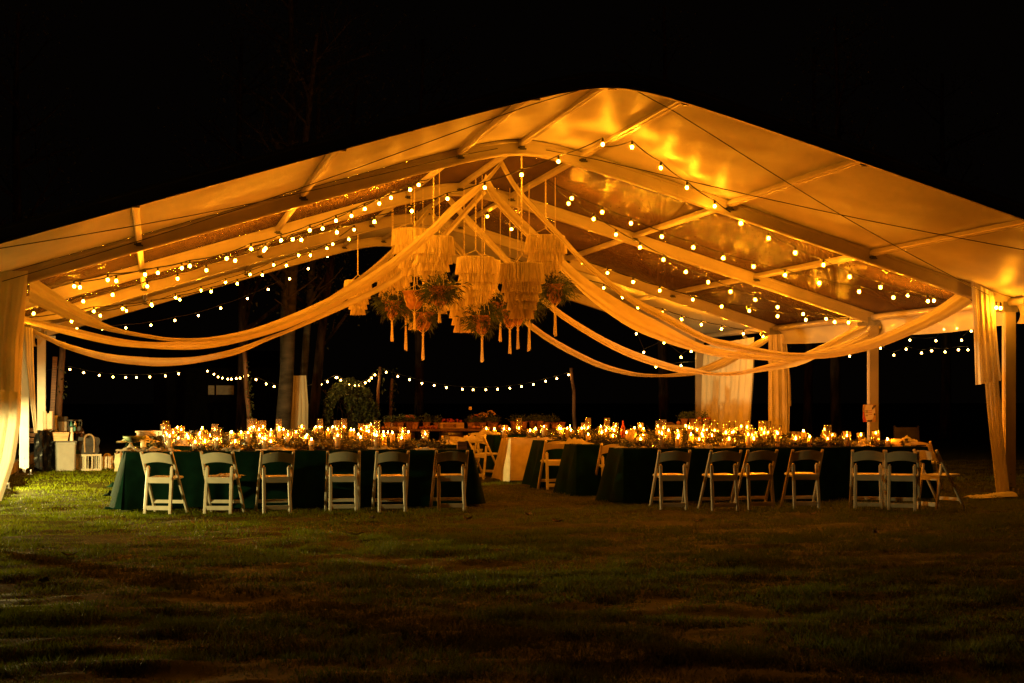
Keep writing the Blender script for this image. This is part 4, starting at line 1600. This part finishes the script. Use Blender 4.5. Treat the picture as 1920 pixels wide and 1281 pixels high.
PP = [
    (727, -.2, 'kraft', None, 'leftmost potted lavender on the barrel table'), (738, .15, 'kraft', None, 'kraft wrapped herb behind the leftmost lavender'),
    (751, -.18, 'kraft', None, 'kraft wrapped herb left of the orange flowers'), (767, .1, 'kraft', 'petal_orange', 'potted orange flowers on the barrel table'),
    (778, -.2, 'kraft', None, 'kraft wrapped herb right of the orange flowers'), (800, .12, 'kraft', None, 'potted herb above the orange fruit tray'),
    (819, .16, 'kraft', None, 'potted herb just left of the wooden crate'), (883, -.15, 'kraft', None, 'kraft wrapped herb below the small white card'),
    (892, .18, 'kraft', 'petal_orange', 'potted red blossoms right of the small white card'), (905, -.1, 'kraft', 'petal_yellow', 'potted yellow flowers at the middle of the barrel table'),
    (920, .14, 'kraft', 'petal_yellow', 'potted flowers right of the tallest yellow ones'), (927, -.2, 'kraft', None, 'kraft wrapped herb right of the yellow flowers'),
    (964, 0, 'kraft', None, 'left of the two upright herbs on the barrel table'), (982, .05, 'kraft', None, 'right of the two upright herbs on the barrel table'),
    (998, .2, 'kraft', None, 'herb pot right of the two upright herbs'), (1012, -.1, 'kraft', None, 'herb pot in the right bunch on the barrel table'),
    (1025, .12, 'kraft', None, 'bushy herb pot near the terracotta pot'), (1040, -.05, 'kraft', None, 'herb pot beside the terracotta pot'),
]
for i, (px, dy, wr, fl, lab) in enumerate(PP):
    pot_plant(lab, px, 800, YB + dy, pz + .004, ph=random.uniform(.13, .17), fh=random.uniform(.13, .2) + (.05 if fl == 'petal_yellow' else 0), seed=i, wrap=wr, flower=fl)
q = at_y(1054, 800, YB - .15)
o = MB().lathe([(.05, 0), (.075, .11), (.085, .11), (.085, .14), (.07, .14), (.045, .02), (0, .02)], 16).build('terracotta_pot', 'terracotta', loc=(q[0], q[1], pz + .004))
tag(o, 'plain terracotta pot at the right end of the barrel table', 'pot')


def gourd(label, loc, r, m='pumpkin', sq=.78):
    b = MB()
    vs = []
    n, k = 20, 9
    rows = []
    for j in range(k + 1):
        th = PI * j / k
        rows.append([(r * math.sin(th) * (1 + .06 * math.cos(8 * 2 * PI * i / n)) * math.cos(2 * PI * i / n), r * math.sin(th) * (1 + .06 * math.cos(8 * 2 * PI * i / n)) * math.sin(2 * PI * i / n),
                      r * sq * (1 + math.cos(th)) - .1 * r * math.exp(-(th * 3) ** 2)) for i in range(n + 1)])
    b.grid(rows)
    t = thing('pumpkin', label, 'pumpkin', loc, random.uniform(0, 6), 'small pumpkins on the buffets')
    b.build('rind', m, t, smooth=True)
    MB().tube([(0, 0, 1.75 * r * sq), (.1 * r, 0, 2.15 * r * sq), (.25 * r, 0, 2.3 * r * sq)], [.16 * r, .12 * r, .1 * r], 6).build('stalk', 'wood_pale', t)


for px, rr_, lab in ((889, .048, 'left of two little pumpkins below the yellow flowers'), (896, .042, 'right of two little pumpkins below the yellow flowers'),
                     (938, .055, 'flat pumpkin right of the yellow flowers on the barrel table'), (950, .05, 'second flat pumpkin right of the yellow flowers'),
                     (718, .04, 'little gourd at the left edge of the barrel table')):
    q = at_y(px, 800, YB - .33)
    gourd(lab, (q[0], q[1], pz + .004), rr_)
q = at_y(738, 800, YB - .36)
t = thing('serving_tray', 'flat wooden tray at the left of the barrel table', 'tray', (q[0], q[1], pz + .004))
MB().box((0, 0, .01), (.36, .12, .02)).build('tray_base', 'wood_pale', t)
for yy in (-.055, .055):
    MB().box((0, yy, .03), (.36, .01, .04)).build('tray_rim', 'wood_pale', t)
q = at_y(803, 799, YB - .34)
rr = random.Random(5)
for i in range(22):
    r = rr.uniform(.022, .032)
    x, y, z = rr.uniform(-.21, .21), rr.uniform(-.06, .06), rr.choice([0, 0, .03])
    vs, fs = ball(r, 1)
    o = MB().add([(a, b_, c + r) for a, b_, c in vs], fs).build('orange_fruit', 'petal_orange', smooth=True, loc=(q[0] + x, q[1] + y, pz + .004 + z))
    tag(o, 'small orange fruit in the loose heap left of the wooden crate', 'fruit', 'loose orange fruit on the barrel table')
# wooden crate with fruit on top
q = at_y(846, 800, YB - .15)
t = thing('wooden_crate', 'pale wooden crate with a dark printed panel on the barrel table', 'crate', (q[0], q[1], pz + .004))
for k in range(2):
    MB().box((0, -.13, .038 + k * .066), (.54, .014, .064)).build('slat', 'wood_pale', t)
    MB().box((0, .13, .038 + k * .066), (.54, .014, .064)).build('slat', 'wood_pale', t)
for sx in (-1, 1):
    MB().box((sx * .263, 0, .07), (.014, .246, .13)).build('end_panel', 'wood_pale', t)
MB().box((0, 0, .138), (.5, .22, .012)).build('lid', 'wood_dark', t)
MB().box((-.06, -.139, .07), (.30, .003, .09)).build('printed_panel', 'wood_dark', t)
for k in range(3):
    MB().box((-.06, -.1425, .045 + k * .022), (.2 - .05 * (k % 2), .002, .008)).build('faded_print', 'print_ochre', t)
for i in range(24):
    r = rr.uniform(.022, .03)
    vs, fs = ball(r, 1)
    o = MB().add([(a, b_, c + r) for a, b_, c in vs], fs).build('apple', 'apple', smooth=True, loc=(q[0] + rr.uniform(-.2, .22), q[1] + rr.uniform(-.09, .09), pz + .004 + .144 + rr.choice([0, 0, .03])))
    tag(o, 'small red apple in the heap on the pale wooden crate', 'apple', 'red apples on the wooden crate')
q = at_y(878, 782, YB + .1)
t = thing('cake_stand', 'dark stand holding a little card above the barrel table', 'stand', (q[0], q[1], pz))
MB().lathe([(.09, .004), (.09, .02), (.02, .04), (.02, .15), (.12, .17), (.12, .185), (0, .185)], 16).build('stand_body', 'dark_metal', t)
MB().tube([(.03, 0, .18), (.03, 0, .24)], .004, 5).build('clip', 'steel', t)
q = at_y(882, 766, YB + .09)
t2 = thing('name_card', 'little square white card standing above the yellow flowers', 'card', (q[0], q[1], q[2] - .035))
MB().box((0, 0, .04), (.07, .004, .07)).build('card_face', 'paper', t2)
MB().lathe([(.013, 0), (.013, .002), (0, .0025)], 10).build('printed_mark', 'print_ochre', t2).location = (0, -.0022, .04)
t2.children[-1].rotation_euler = (PI / 2, 0, 0)

# right counter of white boxes
YC = 13.6
zc2 = at_y(1325, 797, YC)[2]
x0, x1 = at_y(1242, 797, YC)[0], at_y(1413, 797, YC)[0]
t = thing('display_counter', 'white box counter with potted plants in front of the rear right curtain', 'counter', ((x0 + x1) / 2, YC, 0))
wd = (x1 - x0)
edges = [0, .27, .43, .73, 1.0]
for i in range(4):
    a, b_ = -wd / 2 + wd * edges[i], -wd / 2 + wd * edges[i + 1]
    MB().box(((a + b_) / 2, .30 + .01 * (i % 2), zc2 / 2), (b_ - a - .006, .6, zc2)).build('white_box', 'white_plastic', t)
q = at_y(1254, 793, YC)
tag(MB().box((0, 0, .02), (.30, .3, .04)).box((0, 0, .052), (.24, .24, .02)).build('dark_case', 'wood_dark', loc=(q[0], YC + .2, zc2 + .002)), 'flat dark case at the left end of the white counter', 'case')
RP = [(1283, .2, 'left green bush in kraft wrap on the white counter'), (1298, .3, 'second green bush from the left on the white counter'), (1322, .38, 'green bush behind the pumpkins on the white counter'),
      (1345, .22, 'green bush right of the pumpkins on the white counter'), (1360, .36, 'tall green bush at the middle right of the white counter'), (1382, .25, 'green bush near the right end of the white counter'),
      (1396, .2, 'rightmost green bush on the white counter')]
for i, (px, dy, lab) in enumerate(RP):
    pot_plant(lab, px, 797, YC + dy, zc2 + .003, ph=.14, fh=.16 + .02 * (i % 3), fr=.15, n=260, seed=40 + i)
RG = [(1272, .1, .05, 0), (1312, .1, .05, 0), (1311, .28, .055, .09), (1321, .25, .045, .08), (1328, .24, .055, .085), (1335, .26, .05, .085), (1323, .08, .035, 0), (1339, .1, .04, 0),
      (1354, .1, .06, 0), (1366, .08, .055, 0), (1374, .1, .055, 0)]
GL = ['lone small pumpkin at the left of the white counter', 'small pumpkin in front of the second bush on the counter', 'raised pumpkin, leftmost of the upper four on the counter', 'raised pumpkin, second of the upper four on the counter',
      'raised pumpkin, third of the upper four on the counter', 'raised pumpkin, rightmost of the upper four on the counter', 'tiny pumpkin below the upper four on the counter', 'small pumpkin right of the tiny one on the counter',
      'round pumpkin, leftmost of the right three on the counter', 'round pumpkin, middle of the right three on the counter', 'round pumpkin, rightmost of the right three on the counter']
sh = MB().box((0, 0, .04), (.36, .14, .08))
q = at_y(1324, 797, YC + .26)
tag(sh.build('riser', 'wood_dark', loc=(q[0], YC + .27, zc2 + .003)), 'low dark riser under the upper pumpkins on the counter', 'riser')
for (px, dy, r, dz), lab in zip(RG, GL):
    q = at_y(px, 797, YC + dy)
    gourd(lab, (q[0], YC + dy, zc2 + .004 + dz), r, sq=.88)

# poster on the second right leg
q = at_y(1630, 775, 4.93)
t = thing('poster', 'small autumn-coloured poster fixed to the second right marquee leg', 'poster', (q[0], q[1], q[2]), math.radians(-6))
w, h = .235, .31
MB().box((0, 0, 0), (w, .004, h)).build('sheet', 'print_ochre', t)


def flat(parent, name, m, pts, y=-.0035):
    MB().add([(x * w / 2, y, z * h / 2) for x, z in pts], [tuple(range(len(pts)))]).build(name, m, parent)


flat(t, 'pale_field', 'paper', [(-.72, -.3), (-.45, -.82), (.3, -.86), (.62, -.5), (.9, .1), (.9, .55), (.5, .95), (-.6, .95), (-.75, .4)])
flat(t, 'red_corner', 'print_red', [(-1, -1), (-.45, -1), (-.72, -.3), (-.8, .1), (-1, .2)], -.0028)
flat(t, 'leaf_mark', 'print_dark', [(.35, .35), (.6, .5), (1, .8), (1, .95), (.65, .9), (.4, .65)], -.0048)
flat(t, 'leaf_mark', 'print_dark', [(.65, -.2), (.8, -.28), (.95, -.15), (.85, 0), (.7, -.02)], -.0048)
flat(t, 'leaf_mark', 'print_dark', [(-.4, -.9), (-.1, -.75), (.1, -.8), (.3, -.7), (.45, -.85), (.3, -1), (-.3, -1)], -.0046)
for k, (a, b_, z) in enumerate(((-.62, -.2, .30), (-.6, -.22, .18), (-.62, -.2, .06), (-.55, -.2, -.2), (-.6, -.25, -.3), (-.15, .45, .28), (-.15, .4, .08), (-.12, .45, -.12))):
    flat(t, 'print_line', 'print_red' if k > 4 else 'print_dark', [(a, z - .03), (b_, z - .03), (b_, z + .03), (a, z + .03)], -.005)


# ------------------------------------------------------------------ supplies by the rear left legs
YS = 11.6


def sp(px, py, Y=YS):
    return at_y(px, py, Y)


def size_px(dpx, Y=YS, px=100):
    return dpx / ppm(at_y(px, 850, Y))


g = sp(84, 884)
rows = []
rr = random.Random(3)
for j in range(19):
    v = j / 18
    R = .17 + .03 * math.sin(v * PI) - (.02 if v > .9 else 0)
    rows.append([((R + .02 * math.sin(k * 2.3 + v * 9) + .013 * math.sin(k * 5.1 - v * 17) + rr.uniform(-.006, .006)) * math.cos(2 * PI * k / 28),
                  (R + .02 * math.sin(k * 2.3 + v * 9) + .013 * math.sin(k * 5.1 - v * 17)) * math.sin(2 * PI * k / 28), v * .80 + .02 * math.sin(k * 1.7) * v) for k in range(28)] )
    rows[-1].append(rows[-1][0])
b = MB().grid(rows)
b.add(rows[-1][:-1], [tuple(range(28))])
tag(b.build('trash_bag', 'bag_plastic', loc=(g[0], YS, 0)), 'tall black plastic trash bag standing beside the grey bin', 'trash bag')
g = sp(122, 884, YS - .15)
t = thing('grey_bin', 'square grey bin with a dark lid rim standing on the grass', 'bin', (g[0], YS - .15, 0), .18)
bb = MB()
rows = []
for z, s in ((0, .175), (.03, .178), (.53, .19), (.535, .197), (.58, .197)):
    c = .03
    rows.append([(x, y, z) for x, y in ((-s + c, -s), (s - c, -s), (s, -s + c), (s, s - c), (s - c, s), (-s + c, s), (-s, s - c), (-s, -s + c), (-s + c, -s))])
bb.grid(rows)
bb.build('bin_body', 'bin_grey', t)
MB().box((0, 0, .594), (.41, .41, .024)).build('lid', 'bin_dark', t)
g2 = (g[0] - .03, YS - .15)
b = MB()
rows = []
for z, a, c in ((0, .13, .12), (.17, .165, .15)):
    rows.append([(-a, -c, z), (a, -c, z), (a, c, z), (-a, c, z), (-a, -c, z)])
b.grid(rows).box((0, 0, .005), (.25, .22, .008))
tag(b.build('open_tub', 'wood_pale', loc=(g2[0] - .05, g2[1], .608)), 'cream open tub resting on the grey bin lid', 'tub')
o = MB().lathe([(.035, 0), (.038, .16), (.02, .21), (.02, .26), (0, .262)], 14).build('detergent_bottle', 'white_plastic', loc=(g2[0] + .155, g2[1], .608))
tag(o, 'white bottle standing right of the cream tub on the bin', 'bottle')
# low dark side table behind, with cups, canister and crate
g = sp(112, 809, YS + .5)
tz = g[2]
t = thing('side_table', 'dark side table half hidden behind the trash bag and bin', 'table', (g[0], YS + .55, 0))
MB().box((0, 0, tz - .02), (.95, .45, .035)).build('tabletop', 'wood_dark', t)
for sx in (-1, 1):
    for sy in (-1, 1):
        MB().box((sx * .44, sy * .19, (tz - .04) / 2), (.04, .04, tz - .04)).build('leg', 'wood_dark', t)
for i, (px, hh) in enumerate(((84, .40), (91, .37), (96, .40), (105, .33))):
    q = sp(px, 809, YS + .5)
    b = MB()
    z = 0
    prof = []
    while z < hh:
        prof += [(.036, z), (.043, z + .012), (.038, z + .013)]
        z += .022
    b.lathe(prof, 12, (0, 0, 0))
    tag(b.build('cup_stack', 'white_plastic', loc=(q[0], q[1] + .02 * (i % 2), tz)),
        ['leftmost tall stack of white paper cups behind the trash bag', 'second stack of white paper cups from the left', 'third stack of white paper cups from the left', 'shortest rightmost stack of white paper cups by the canister'][i], 'cups', 'stacks of white paper cups')
q = sp(118, 809, YS + .45)
t = thing('canister', 'grey canister with a black lid behind the cream tub', 'canister', (q[0], q[1], tz))
MB().lathe([(.09, 0), (.092, .2), (0, .201)], 18).build('canister_body', 'bin_grey', t)
MB().lathe([(.10, .2), (.102, .28), (.095, .30), (0, .30)], 18).build('lid', 'charcoal', t)
q = sp(141, 809, YS + .5)
t = thing('bottle_crate', 'black crate holding bottles behind the dark tote bag', 'crate', (q[0], q[1], tz))
for sx in (-1, 1):
    MB().box((sx * .13, 0, .15), (.015, .2, .10)).build('end_panel', 'charcoal', t)
    MB().box((0, sx * .1, .22), (.26, .015, .03)).build('rail', 'charcoal', t)
    MB().box((0, sx * .1, .05), (.26, .015, .10)).build('side_panel', 'charcoal', t)
for i in range(3):
    o = MB().lathe([(.03, 0), (.03, .14), (.011, .18), (.011, .23), (0, .231)], 10).build('bottle', ['teal', 'white_plastic', 'herb'][i], loc=(q[0] - .08 + .08 * i, q[1], tz))
    tag(o, ['teal', 'white', 'green'][i] + ' bottle standing in the black crate at left', 'bottle')
q = sp(137, 826, YS + .1)
tag(MB().lathe([(.025, 0), (.03, .1), (.02, .13), (0, .131)], 10).build('spray_cap', 'teal', loc=(q[0] + .02, q[1] + .2, tz)), 'teal topped spray bottle beside the black crate', 'bottle')
# white milk crate with a tote bag on it
g = sp(164, 882, YS + .1)
t = thing('milk_crate', 'white slatted milk crate lying on the grass under a tote bag', 'crate', (g[0] + .02, YS + .15, 0), .55)
s, hh = .17, .33
for sx in (-1, 1):
    for sy in (-1, 1):
        MB().box((sx * s, sy * s, hh / 2), (.03, .03, hh)).build('corner_post', 'white_plastic', t)
for z in (.018, hh - .018):
    for sx in (-1, 1):
        MB().box((sx * s, 0, z), (.026, 2 * s - .03, .034)).build('rail', 'white_plastic', t)
        MB().box((0, sx * s, z), (2 * s - .03, .026, .034)).build('rail', 'white_plastic', t)
for sx in (-1, 1):
    for k in (-.5, .0, .5):
        MB().box((sx * s, k * s, hh / 2), (.012, .022, hh - .07)).build('bar', 'white_plastic', t)
        MB().box((k * s, s, hh / 2), (.022, .012, hh - .07)).build('bar', 'white_plastic', t)
MB().box((0, 0, hh - .012), (2 * s - .03, 2 * s - .03, .008)).build('crate_floor', 'white_plastic', t)


def tote(label, loc, w, h, m, strap_m, rz=0.0, seed=0):
    t = thing('tote_bag', label, 'bag', loc, rz)
    rows = []
    for j in range(7):
        v = j / 6
        a, c = w / 2 * (.92 + .12 * v), .10 * (1 - .45 * v) + .01 * math.sin(seed + v * 7)
        ring = [(-a, -c * .7), (-a * .5, -c), (0, -c * 1.1), (a * .5, -c), (a, -c * .7), (a, c * .7), (0, c), (-a, c * .7)]
        rows.append([(x + .012 * math.sin(j * 2 + k + seed), y, v * h + .02 * math.sin(k * 2.2 + seed) * v) for k, (x, y) in enumerate(ring)])
        rows[-1].append(rows[-1][0])
    b = MB().grid(rows)
    b.add(rows[0][:-1], [tuple(range(7, -1, -1))])
    b.build('bag_body', m, t)
    for sy in (-1, 1):
        pts = [(-w * .22, sy * .10, h * .1), (-w * .24, sy * .085, h * .7), (-w * .2, sy * .07, h * 1.02), (-w * .08, sy * .05, h * 1.16), (w * .08, sy * .05, h * 1.16), (w * .2, sy * .07, h * 1.02), (w * .24, sy * .085, h * .7), (w * .22, sy * .10, h * .1)]
        for p_, q_ in zip(pts[:-1], pts[1:]):
            pass
        MB().tube([tuple(c) for c in catmull(pts, 22)], .018, 6).build('strap', strap_m, t)


tote('dark tote bag with tan straps sitting on the white milk crate', (g[0] + .03, YS + .12, .335), .40, .33, 'charcoal', 'strap', .1, 1)
g = sp(150, 882, YS + .7)
tote('plain dark bag standing behind the tote bag at left', (g[0] - .0, YS + .75, 0), .34, .72, 'charcoal', 'charcoal', 0, 2)
g = sp(201, 876, YS + .9)
tote('cream cloth bag slumped right of the milk crate', (g[0], YS + .9, 0), .24, .26, 'napkin', 'napkin', -.2, 3)
g = sp(226, 882, YS - .5)
tote('kraft paper carrier bag at the left end of the tables', (g[0], YS - .4, 0), .22, .36, 'paper', 'strap', .6, 4)
g = sp(147, 882, YS + .35)
tag(MB().box((0, 0, .19), (.14, .14, .38)).box((0, 0, .39), (.15, .15, .02)).build('green_caddy', 'teal', loc=(g[0], YS + .45, 0)), 'dark teal caddy between the bin and the milk crate', 'caddy')
# bench far behind at left
q = at_y(33, 850, 17)
t = thing('slatted_bench', 'dark reddish slatted bench beyond the left curtain', 'bench', (q[0], 17, 0))
for k in range(3):
    MB().box((0, .0 + .02 * k, .5 + .11 * k), (1.2, .03, .08)).build('slat', 'pole_wood', t)
    MB().box((0, -.3 + .13 * k, .44), (1.2, .1, .03)).build('slat', 'pole_wood', t)
for sx in (-1, 1):
    MB().box((sx * .55, -.15, .21), (.05, .4, .42)).build('leg', 'pole_wood', t)


# ------------------------------------------------------------------ poles, trees and hedge behind
def pole(label, px, top_py, base_px, Y, r=.05, ivy=0, ivy_z=(.8, 2.2), seed=0, m='pole_wood'):
    a, b_ = at_y(base_px, 820, Y), at_y(px, top_py, Y)
    hz = b_[2]
    rr = np.random.default_rng(seed + 50)
    t = thing('rustic_pole', label, 'pole', (a[0], Y, 0), 0, 'rough wooden poles carrying the garden lights')
    dx = b_[0] - a[0]
    pts = [(dx * k / 7 + rr.normal(0, .012), rr.normal(0, .012), hz * k / 7) for k in range(8)]
    MB().tube(pts, [r * (1.15 - .3 * k / 7) for k in range(8)], 8).build('shaft', m, t, smooth=True)
    if ivy:
        n = ivy
        z = rr.uniform(*ivy_z, n)
        base = np.stack([dx * z / hz + rr.normal(0, .05, n) + .05, rr.normal(0, .06, n) - .04, z], 1)
        me_ = leaves_mesh('foliage', base, rr.normal(size=(n, 3)), rr.uniform(.05, .10, n), rr.uniform(.04, .07, n), .3)
        me_.materials.append(MATS['hedge_leaf'])
        link('foliage', me_, t)


pole('rough trunk-like pole at far left carrying two bright bulbs', 118, 640, 106, 21.8, .085, 40, (1.5, 2.2), 1)
pole('ivy covered pole beneath the left swags', 457, 660, 473, 22, .065, 130, (.9, 2.4), 2)
pole('thin leaning pole at the right side of the hedge arch', 713, 688, 700, 24.5, .045, 30, (1.6, 2.3), 3)
pole('slender pole right of centre where the long bulb string ends', 1071, 690, 1081, 25, .055, 0, (1, 2), 4)
pole('leafy stake beyond the hedge arch', 735, 710, 728, 27, .05, 90, (.7, 2.3), 5)


def branchy(b, p, d, L, r, depth, rr, tips):
    n = 5
    pts, rs = [p], [r]
    for k in range(n):
        d = (d + Vector((rr.gauss(0, .12), rr.gauss(0, .12), rr.gauss(.02, .08)))).normalized()
        p = p + d * L / n
        pts.append(p)
        rs.append(r * (1 - .55 * (k + 1) / n))
        if depth > 0 and k >= 1:
            for _ in range(1 if depth < 3 else 2):
                a = Vector((rr.gauss(0, 1), rr.gauss(0, 1), rr.gauss(.25, .5))).normalized()
                branchy(b, p, (d * .6 + a * .75).normalized(), L * rr.uniform(.35, .6), rs[-1] * .5, depth - 1, rr, tips)
    b.tube(pts, rs, 7 if depth > 1 else 4, caps=False)
    tips.append((p, d))


def tree(label, px, Y, H, r, lean=0.0, m='bark', seed=0, leaves=900, crown_from=.35, depth=2, leaf=.10, species='tree'):
    a = at_y(px, 840, Y)
    rr = random.Random(seed)
    rn = np.random.default_rng(seed)
    t = thing(species, label, 'tree', (a[0], Y, 0), 0, 'trees standing in the dark behind the marquee')
    b = MB()
    pts, rs = [], []
    N = 14
    for k in range(N + 1):
        s = k / N
        pts.append(Vector((lean * s * H + .06 * math.sin(s * 7 + seed), .05 * math.sin(s * 5 + seed), s * H)))
        rs.append(r * (1.25 if k == 0 else 1) * (1 - .8 * s) + .012)
    b.tube(pts, rs, 12, caps=False)
    b.build('trunk', m, t, smooth=True)
    lb = MB()
    tips = []
    for k in range(int(N * crown_from), N):
        for _ in range(2):
            a_ = rr.uniform(0, 2 * PI)
            d = Vector((math.cos(a_), math.sin(a_), rr.uniform(.35, 1.1))).normalized()
            branchy(lb, pts[k], d, H * rr.uniform(.12, .26) * (1.15 - k / N * .6), rs[k] * .5, depth - 1, rr, tips)
    lb.build('limb', m, t)
    tp = np.array([list(p) for p, _ in tips])
    n = leaves
    ii = rn.integers(0, len(tp), n)
    base = tp[ii] + rn.normal(0, .35, (n, 3))
    me_ = leaves_mesh('crown', base, rn.normal(size=(n, 3)), rn.uniform(.6, 1.3, n) * leaf, rn.uniform(.4, .8, n) * leaf, .3)
    me_.materials.append(MATS['tree_leaf'])
    link('crown', me_, t)


tree('leaning birch with white patched bark left of the hanging cloth', 522, 21.5, 11, .20, .085, 'birch_bark', 1, 1500, species='birch_tree')
tree('dark leaning trunk right of the hanging cloth', 578, 23, 10, .14, .13, 'bark', 2, 1200)
tree('tall pale trunked birch showing above the left roof', 540, 27, 15, .22, .005, 'birch_bark', 3, 1600, crown_from=.5, depth=3, species='birch_tree')
tree('slim birch leaning right above the left roof, beside the tall one', 566, 28, 13, .12, .05, 'birch_bark', 4, 900, crown_from=.5, depth=3, species='birch_tree')
tree('dark tree at far left behind the leg curtain', 20, 25, 12, .2, .02, 'bark', 5, 1500)
tree('dark straight trunk left of the ivy pole', 452, 27, 12, .16, 0, 'bark', 6, 1300)
tree('faint trunk behind the barrel table, left of centre', 782, 31, 13, .16, .01, 'bark', 7, 1300)
tree('faint trunk left of the rear right curtain', 1243, 25, 13, .16, 0, 'bark', 8, 1300)
tree('faint trunk between the third and second right legs', 1568, 21, 12, .15, 0, 'bark', 9, 1300)
tree('faint leaning trunk right of the wrapped third leg', 1516, 25, 12, .14, .02, 'bark', 10, 1200)
tree('dark tree beyond the right end of the tables', 1775, 33, 13, .2, -.01, 'bark', 11, 1400)

# hedge arch
rn = np.random.default_rng(9)
cx0, cx1 = at_y(608, 800, 24)[0], at_y(706, 800, 24)[0]
n = 9000
x = rn.uniform(0, 1, n)
z = rn.uniform(0, 1, n)
topz = at_y(650, 712, 24)[2]
X = cx0 + (cx1 - cx0) * x
Z = z * (topz * (.62 + .4 * np.sin(PI * np.clip(x * 1.05, 0, 1)) ** .6))
Yv = 24 + rn.normal(0, .28, n)
hole = (((x - .30) / .20) ** 2 + ((Z - .4) / 1.15) ** 2) < 1
X, Yv, Z = X[~hole], Yv[~hole], Z[~hole]
n = len(X)
lump = vnoise(X * 1.0, Z * 1.0, 31, .35) + vnoise(X, Z, 32, .15)
Yv += lump * .5
hx = (cx0 + cx1) / 2
t = thing('hedge_arch', 'leafy hedge arch lit from above by the garden bulbs', 'hedge', (hx, 24, 0))
me_ = leaves_mesh('foliage', np.stack([X - hx, Yv - 24, Z], 1), rn.normal(size=(n, 3)) + np.array([0, -.4, .2]), rn.uniform(.06, .13, n), rn.uniform(.04, .08, n), .3)
me_.materials.append(MATS['hedge_leaf'])
link('foliage', me_, t)
b = MB()
for k in range(26):
    xx = rn.uniform(cx0, cx1) - hx
    b.tube([(xx, rn.normal(0, .2), 0), (xx + rn.normal(0, .1), rn.normal(0, .2), topz * .5), (xx + rn.normal(0, .2), rn.normal(0, .2), topz * rn.uniform(.7, .95))], .012, 5)
b.build('stem', 'bark', t)

# dark shed with a pale window
q = at_y(415, 800, 34)
t = thing('garden_shed', 'dark shed with one pale window among the left trees', 'shed', (q[0], 34, 0))
wl = MB()
wl.box((-1.35, 0, 1.2), (1.7, .1, 2.4)).box((1.35, 0, 1.2), (1.7, .1, 2.4)).box((0, 0, .75), (1.0, .1, 1.5)).box((0, 0, 2.15), (1.0, .1, .5)).box((0, 2, 1.2), (4.4, .1, 2.4))
wl.build('wall', 'shed_wall', t)
MB().add([(-2.4, -.4, 2.35), (2.4, -.4, 2.35), (2.4, 2.4, 3.0), (-2.4, 2.4, 3.0), (-2.4, -.4, 2.43), (2.4, -.4, 2.43), (2.4, 2.4, 3.08), (-2.4, 2.4, 3.08)],
         [(3, 2, 1, 0), (4, 5, 6, 7), (0, 1, 5, 4), (1, 2, 6, 5), (2, 3, 7, 6), (3, 0, 4, 7)]).build('roof', 'shed_wall', t)
fw = MB().box((-.47, -.02, 1.7), (.06, .12, .4)).box((.47, -.02, 1.7), (.06, .12, .4)).box((0, -.02, 1.52), (1.0, .12, .05)).box((0, -.02, 1.88), (1.0, .12, .05)).box((-.2, -.02, 1.7), (.05, .1, .36)).build('window', 'shed_wall', t)
MB().box((.12, .0, 1.7), (.58, .02, .34)).build('pane', 'pane_pale', fw)
MB().box((-.33, .0, 1.7), (.2, .02, .34)).build('pane', 'pane_pale', fw)

# fallen leaves and scraps on the lawn
LV = [(130, 1042, 'curled tan leaf on the lit lawn at lower left'), (82, 1092, 'pale leaf on the lawn at far lower left'), (665, 1003, 'thin dry twig on the grass below the square chair'),
      (990, 966, 'dry leaf on the grass in the central gap'), (1045, 979, 'small pale scrap on the grass right of the gap'), (1522, 965, 'pale leaf on the grass below the right middle chair'),
      (698, 973, 'orange leaf on the grass between two left chairs'), (1308, 978, 'brown leaf on the grass under the right table front'), (1640, 1000, 'dull leaf on the dark lawn at right'),
      (877, 974, 'tiny leaf beside the left table end chair')]
for i, (px, py, lab) in enumerate(LV):
    g = at_z(px, py, .05)
    L_ = .14 if 'leaf' in lab else .2
    rows = [[(L_ * (u / 6 - .5), (.045 if 'twig' not in lab else .008) * math.sin(PI * min(1, max(0, u / 6))) * (v - 1), .02 + .03 * ((u / 6 - .5) * 2) ** 2 + .012 * abs(v - 1)) for v in range(3)] for u in range(7)]
    o = MB().grid(rows).build('fallen_leaf', 'dry_leaf', loc=(g[0], g[1], .03))
    o.rotation_euler = (0, 0, i * 1.3)
    tag(o, lab, 'leaf', 'dead leaves scattered on the lawn')

# ------------------------------------------------------------------ work floodlight off to the left
def floodlight(label, x, y, z, dx, dy, watts, hood):
    """round site lamp: a glowing drum under a wide flat hood on a tripod"""
    t = thing('floodlight', label, 'floodlight', (x, y, 0), math.atan2(-dx, dy))
    MB().lathe([(.05, z + .055), (hood[0], z + hood[1]), (hood[0], z + hood[1] + .008), (.05, z + hood[1] + .05), (0, z + hood[1] + .05)], 32).build('hood', 'dark_metal', t)  # unseen wide hood, added to cut off lamp light towards the roof
    MB().lathe([(.03, z - .16), (.10, z - .13), (.10, z - .10), (0, z - .10)], 20).build('base_drum', 'dark_metal', t)
    MB().lathe([(.035, z - .05), (.045, z), (.035, z + .05)], 20).build('lens', 'flood_lens', t)
    for k in range(3):
        a = 2 * PI * k / 3
        MB().tube([(.05 * math.cos(a), .05 * math.sin(a), z - .12), (.42 * z * math.cos(a), .42 * z * math.sin(a), 0)], .015, 6).build('leg', 'dark_metal', t)
    ld = bpy.data.lights.new('flood_lamp', 'POINT')
    ld.energy = watts
    ld.color = FLOOD_C
    ld.shadow_soft_size = .03
    lo = bpy.data.objects.new('flood_lamp', ld)
    COL.objects.link(lo)
    lo.parent = t
    lo.location = (0, .06, z)


floodlight('round work lamp on a waist-high tripod outside the front left corner of the marquee', -8.9, -2.5, .85, .80, .60, FLOOD_W, (.7, .08))
floodlight('low round work lamp on the grass beside the second left leg', -8.95, 4.6, .6, 1, 0, FLOOD_W2, (.7, .085))
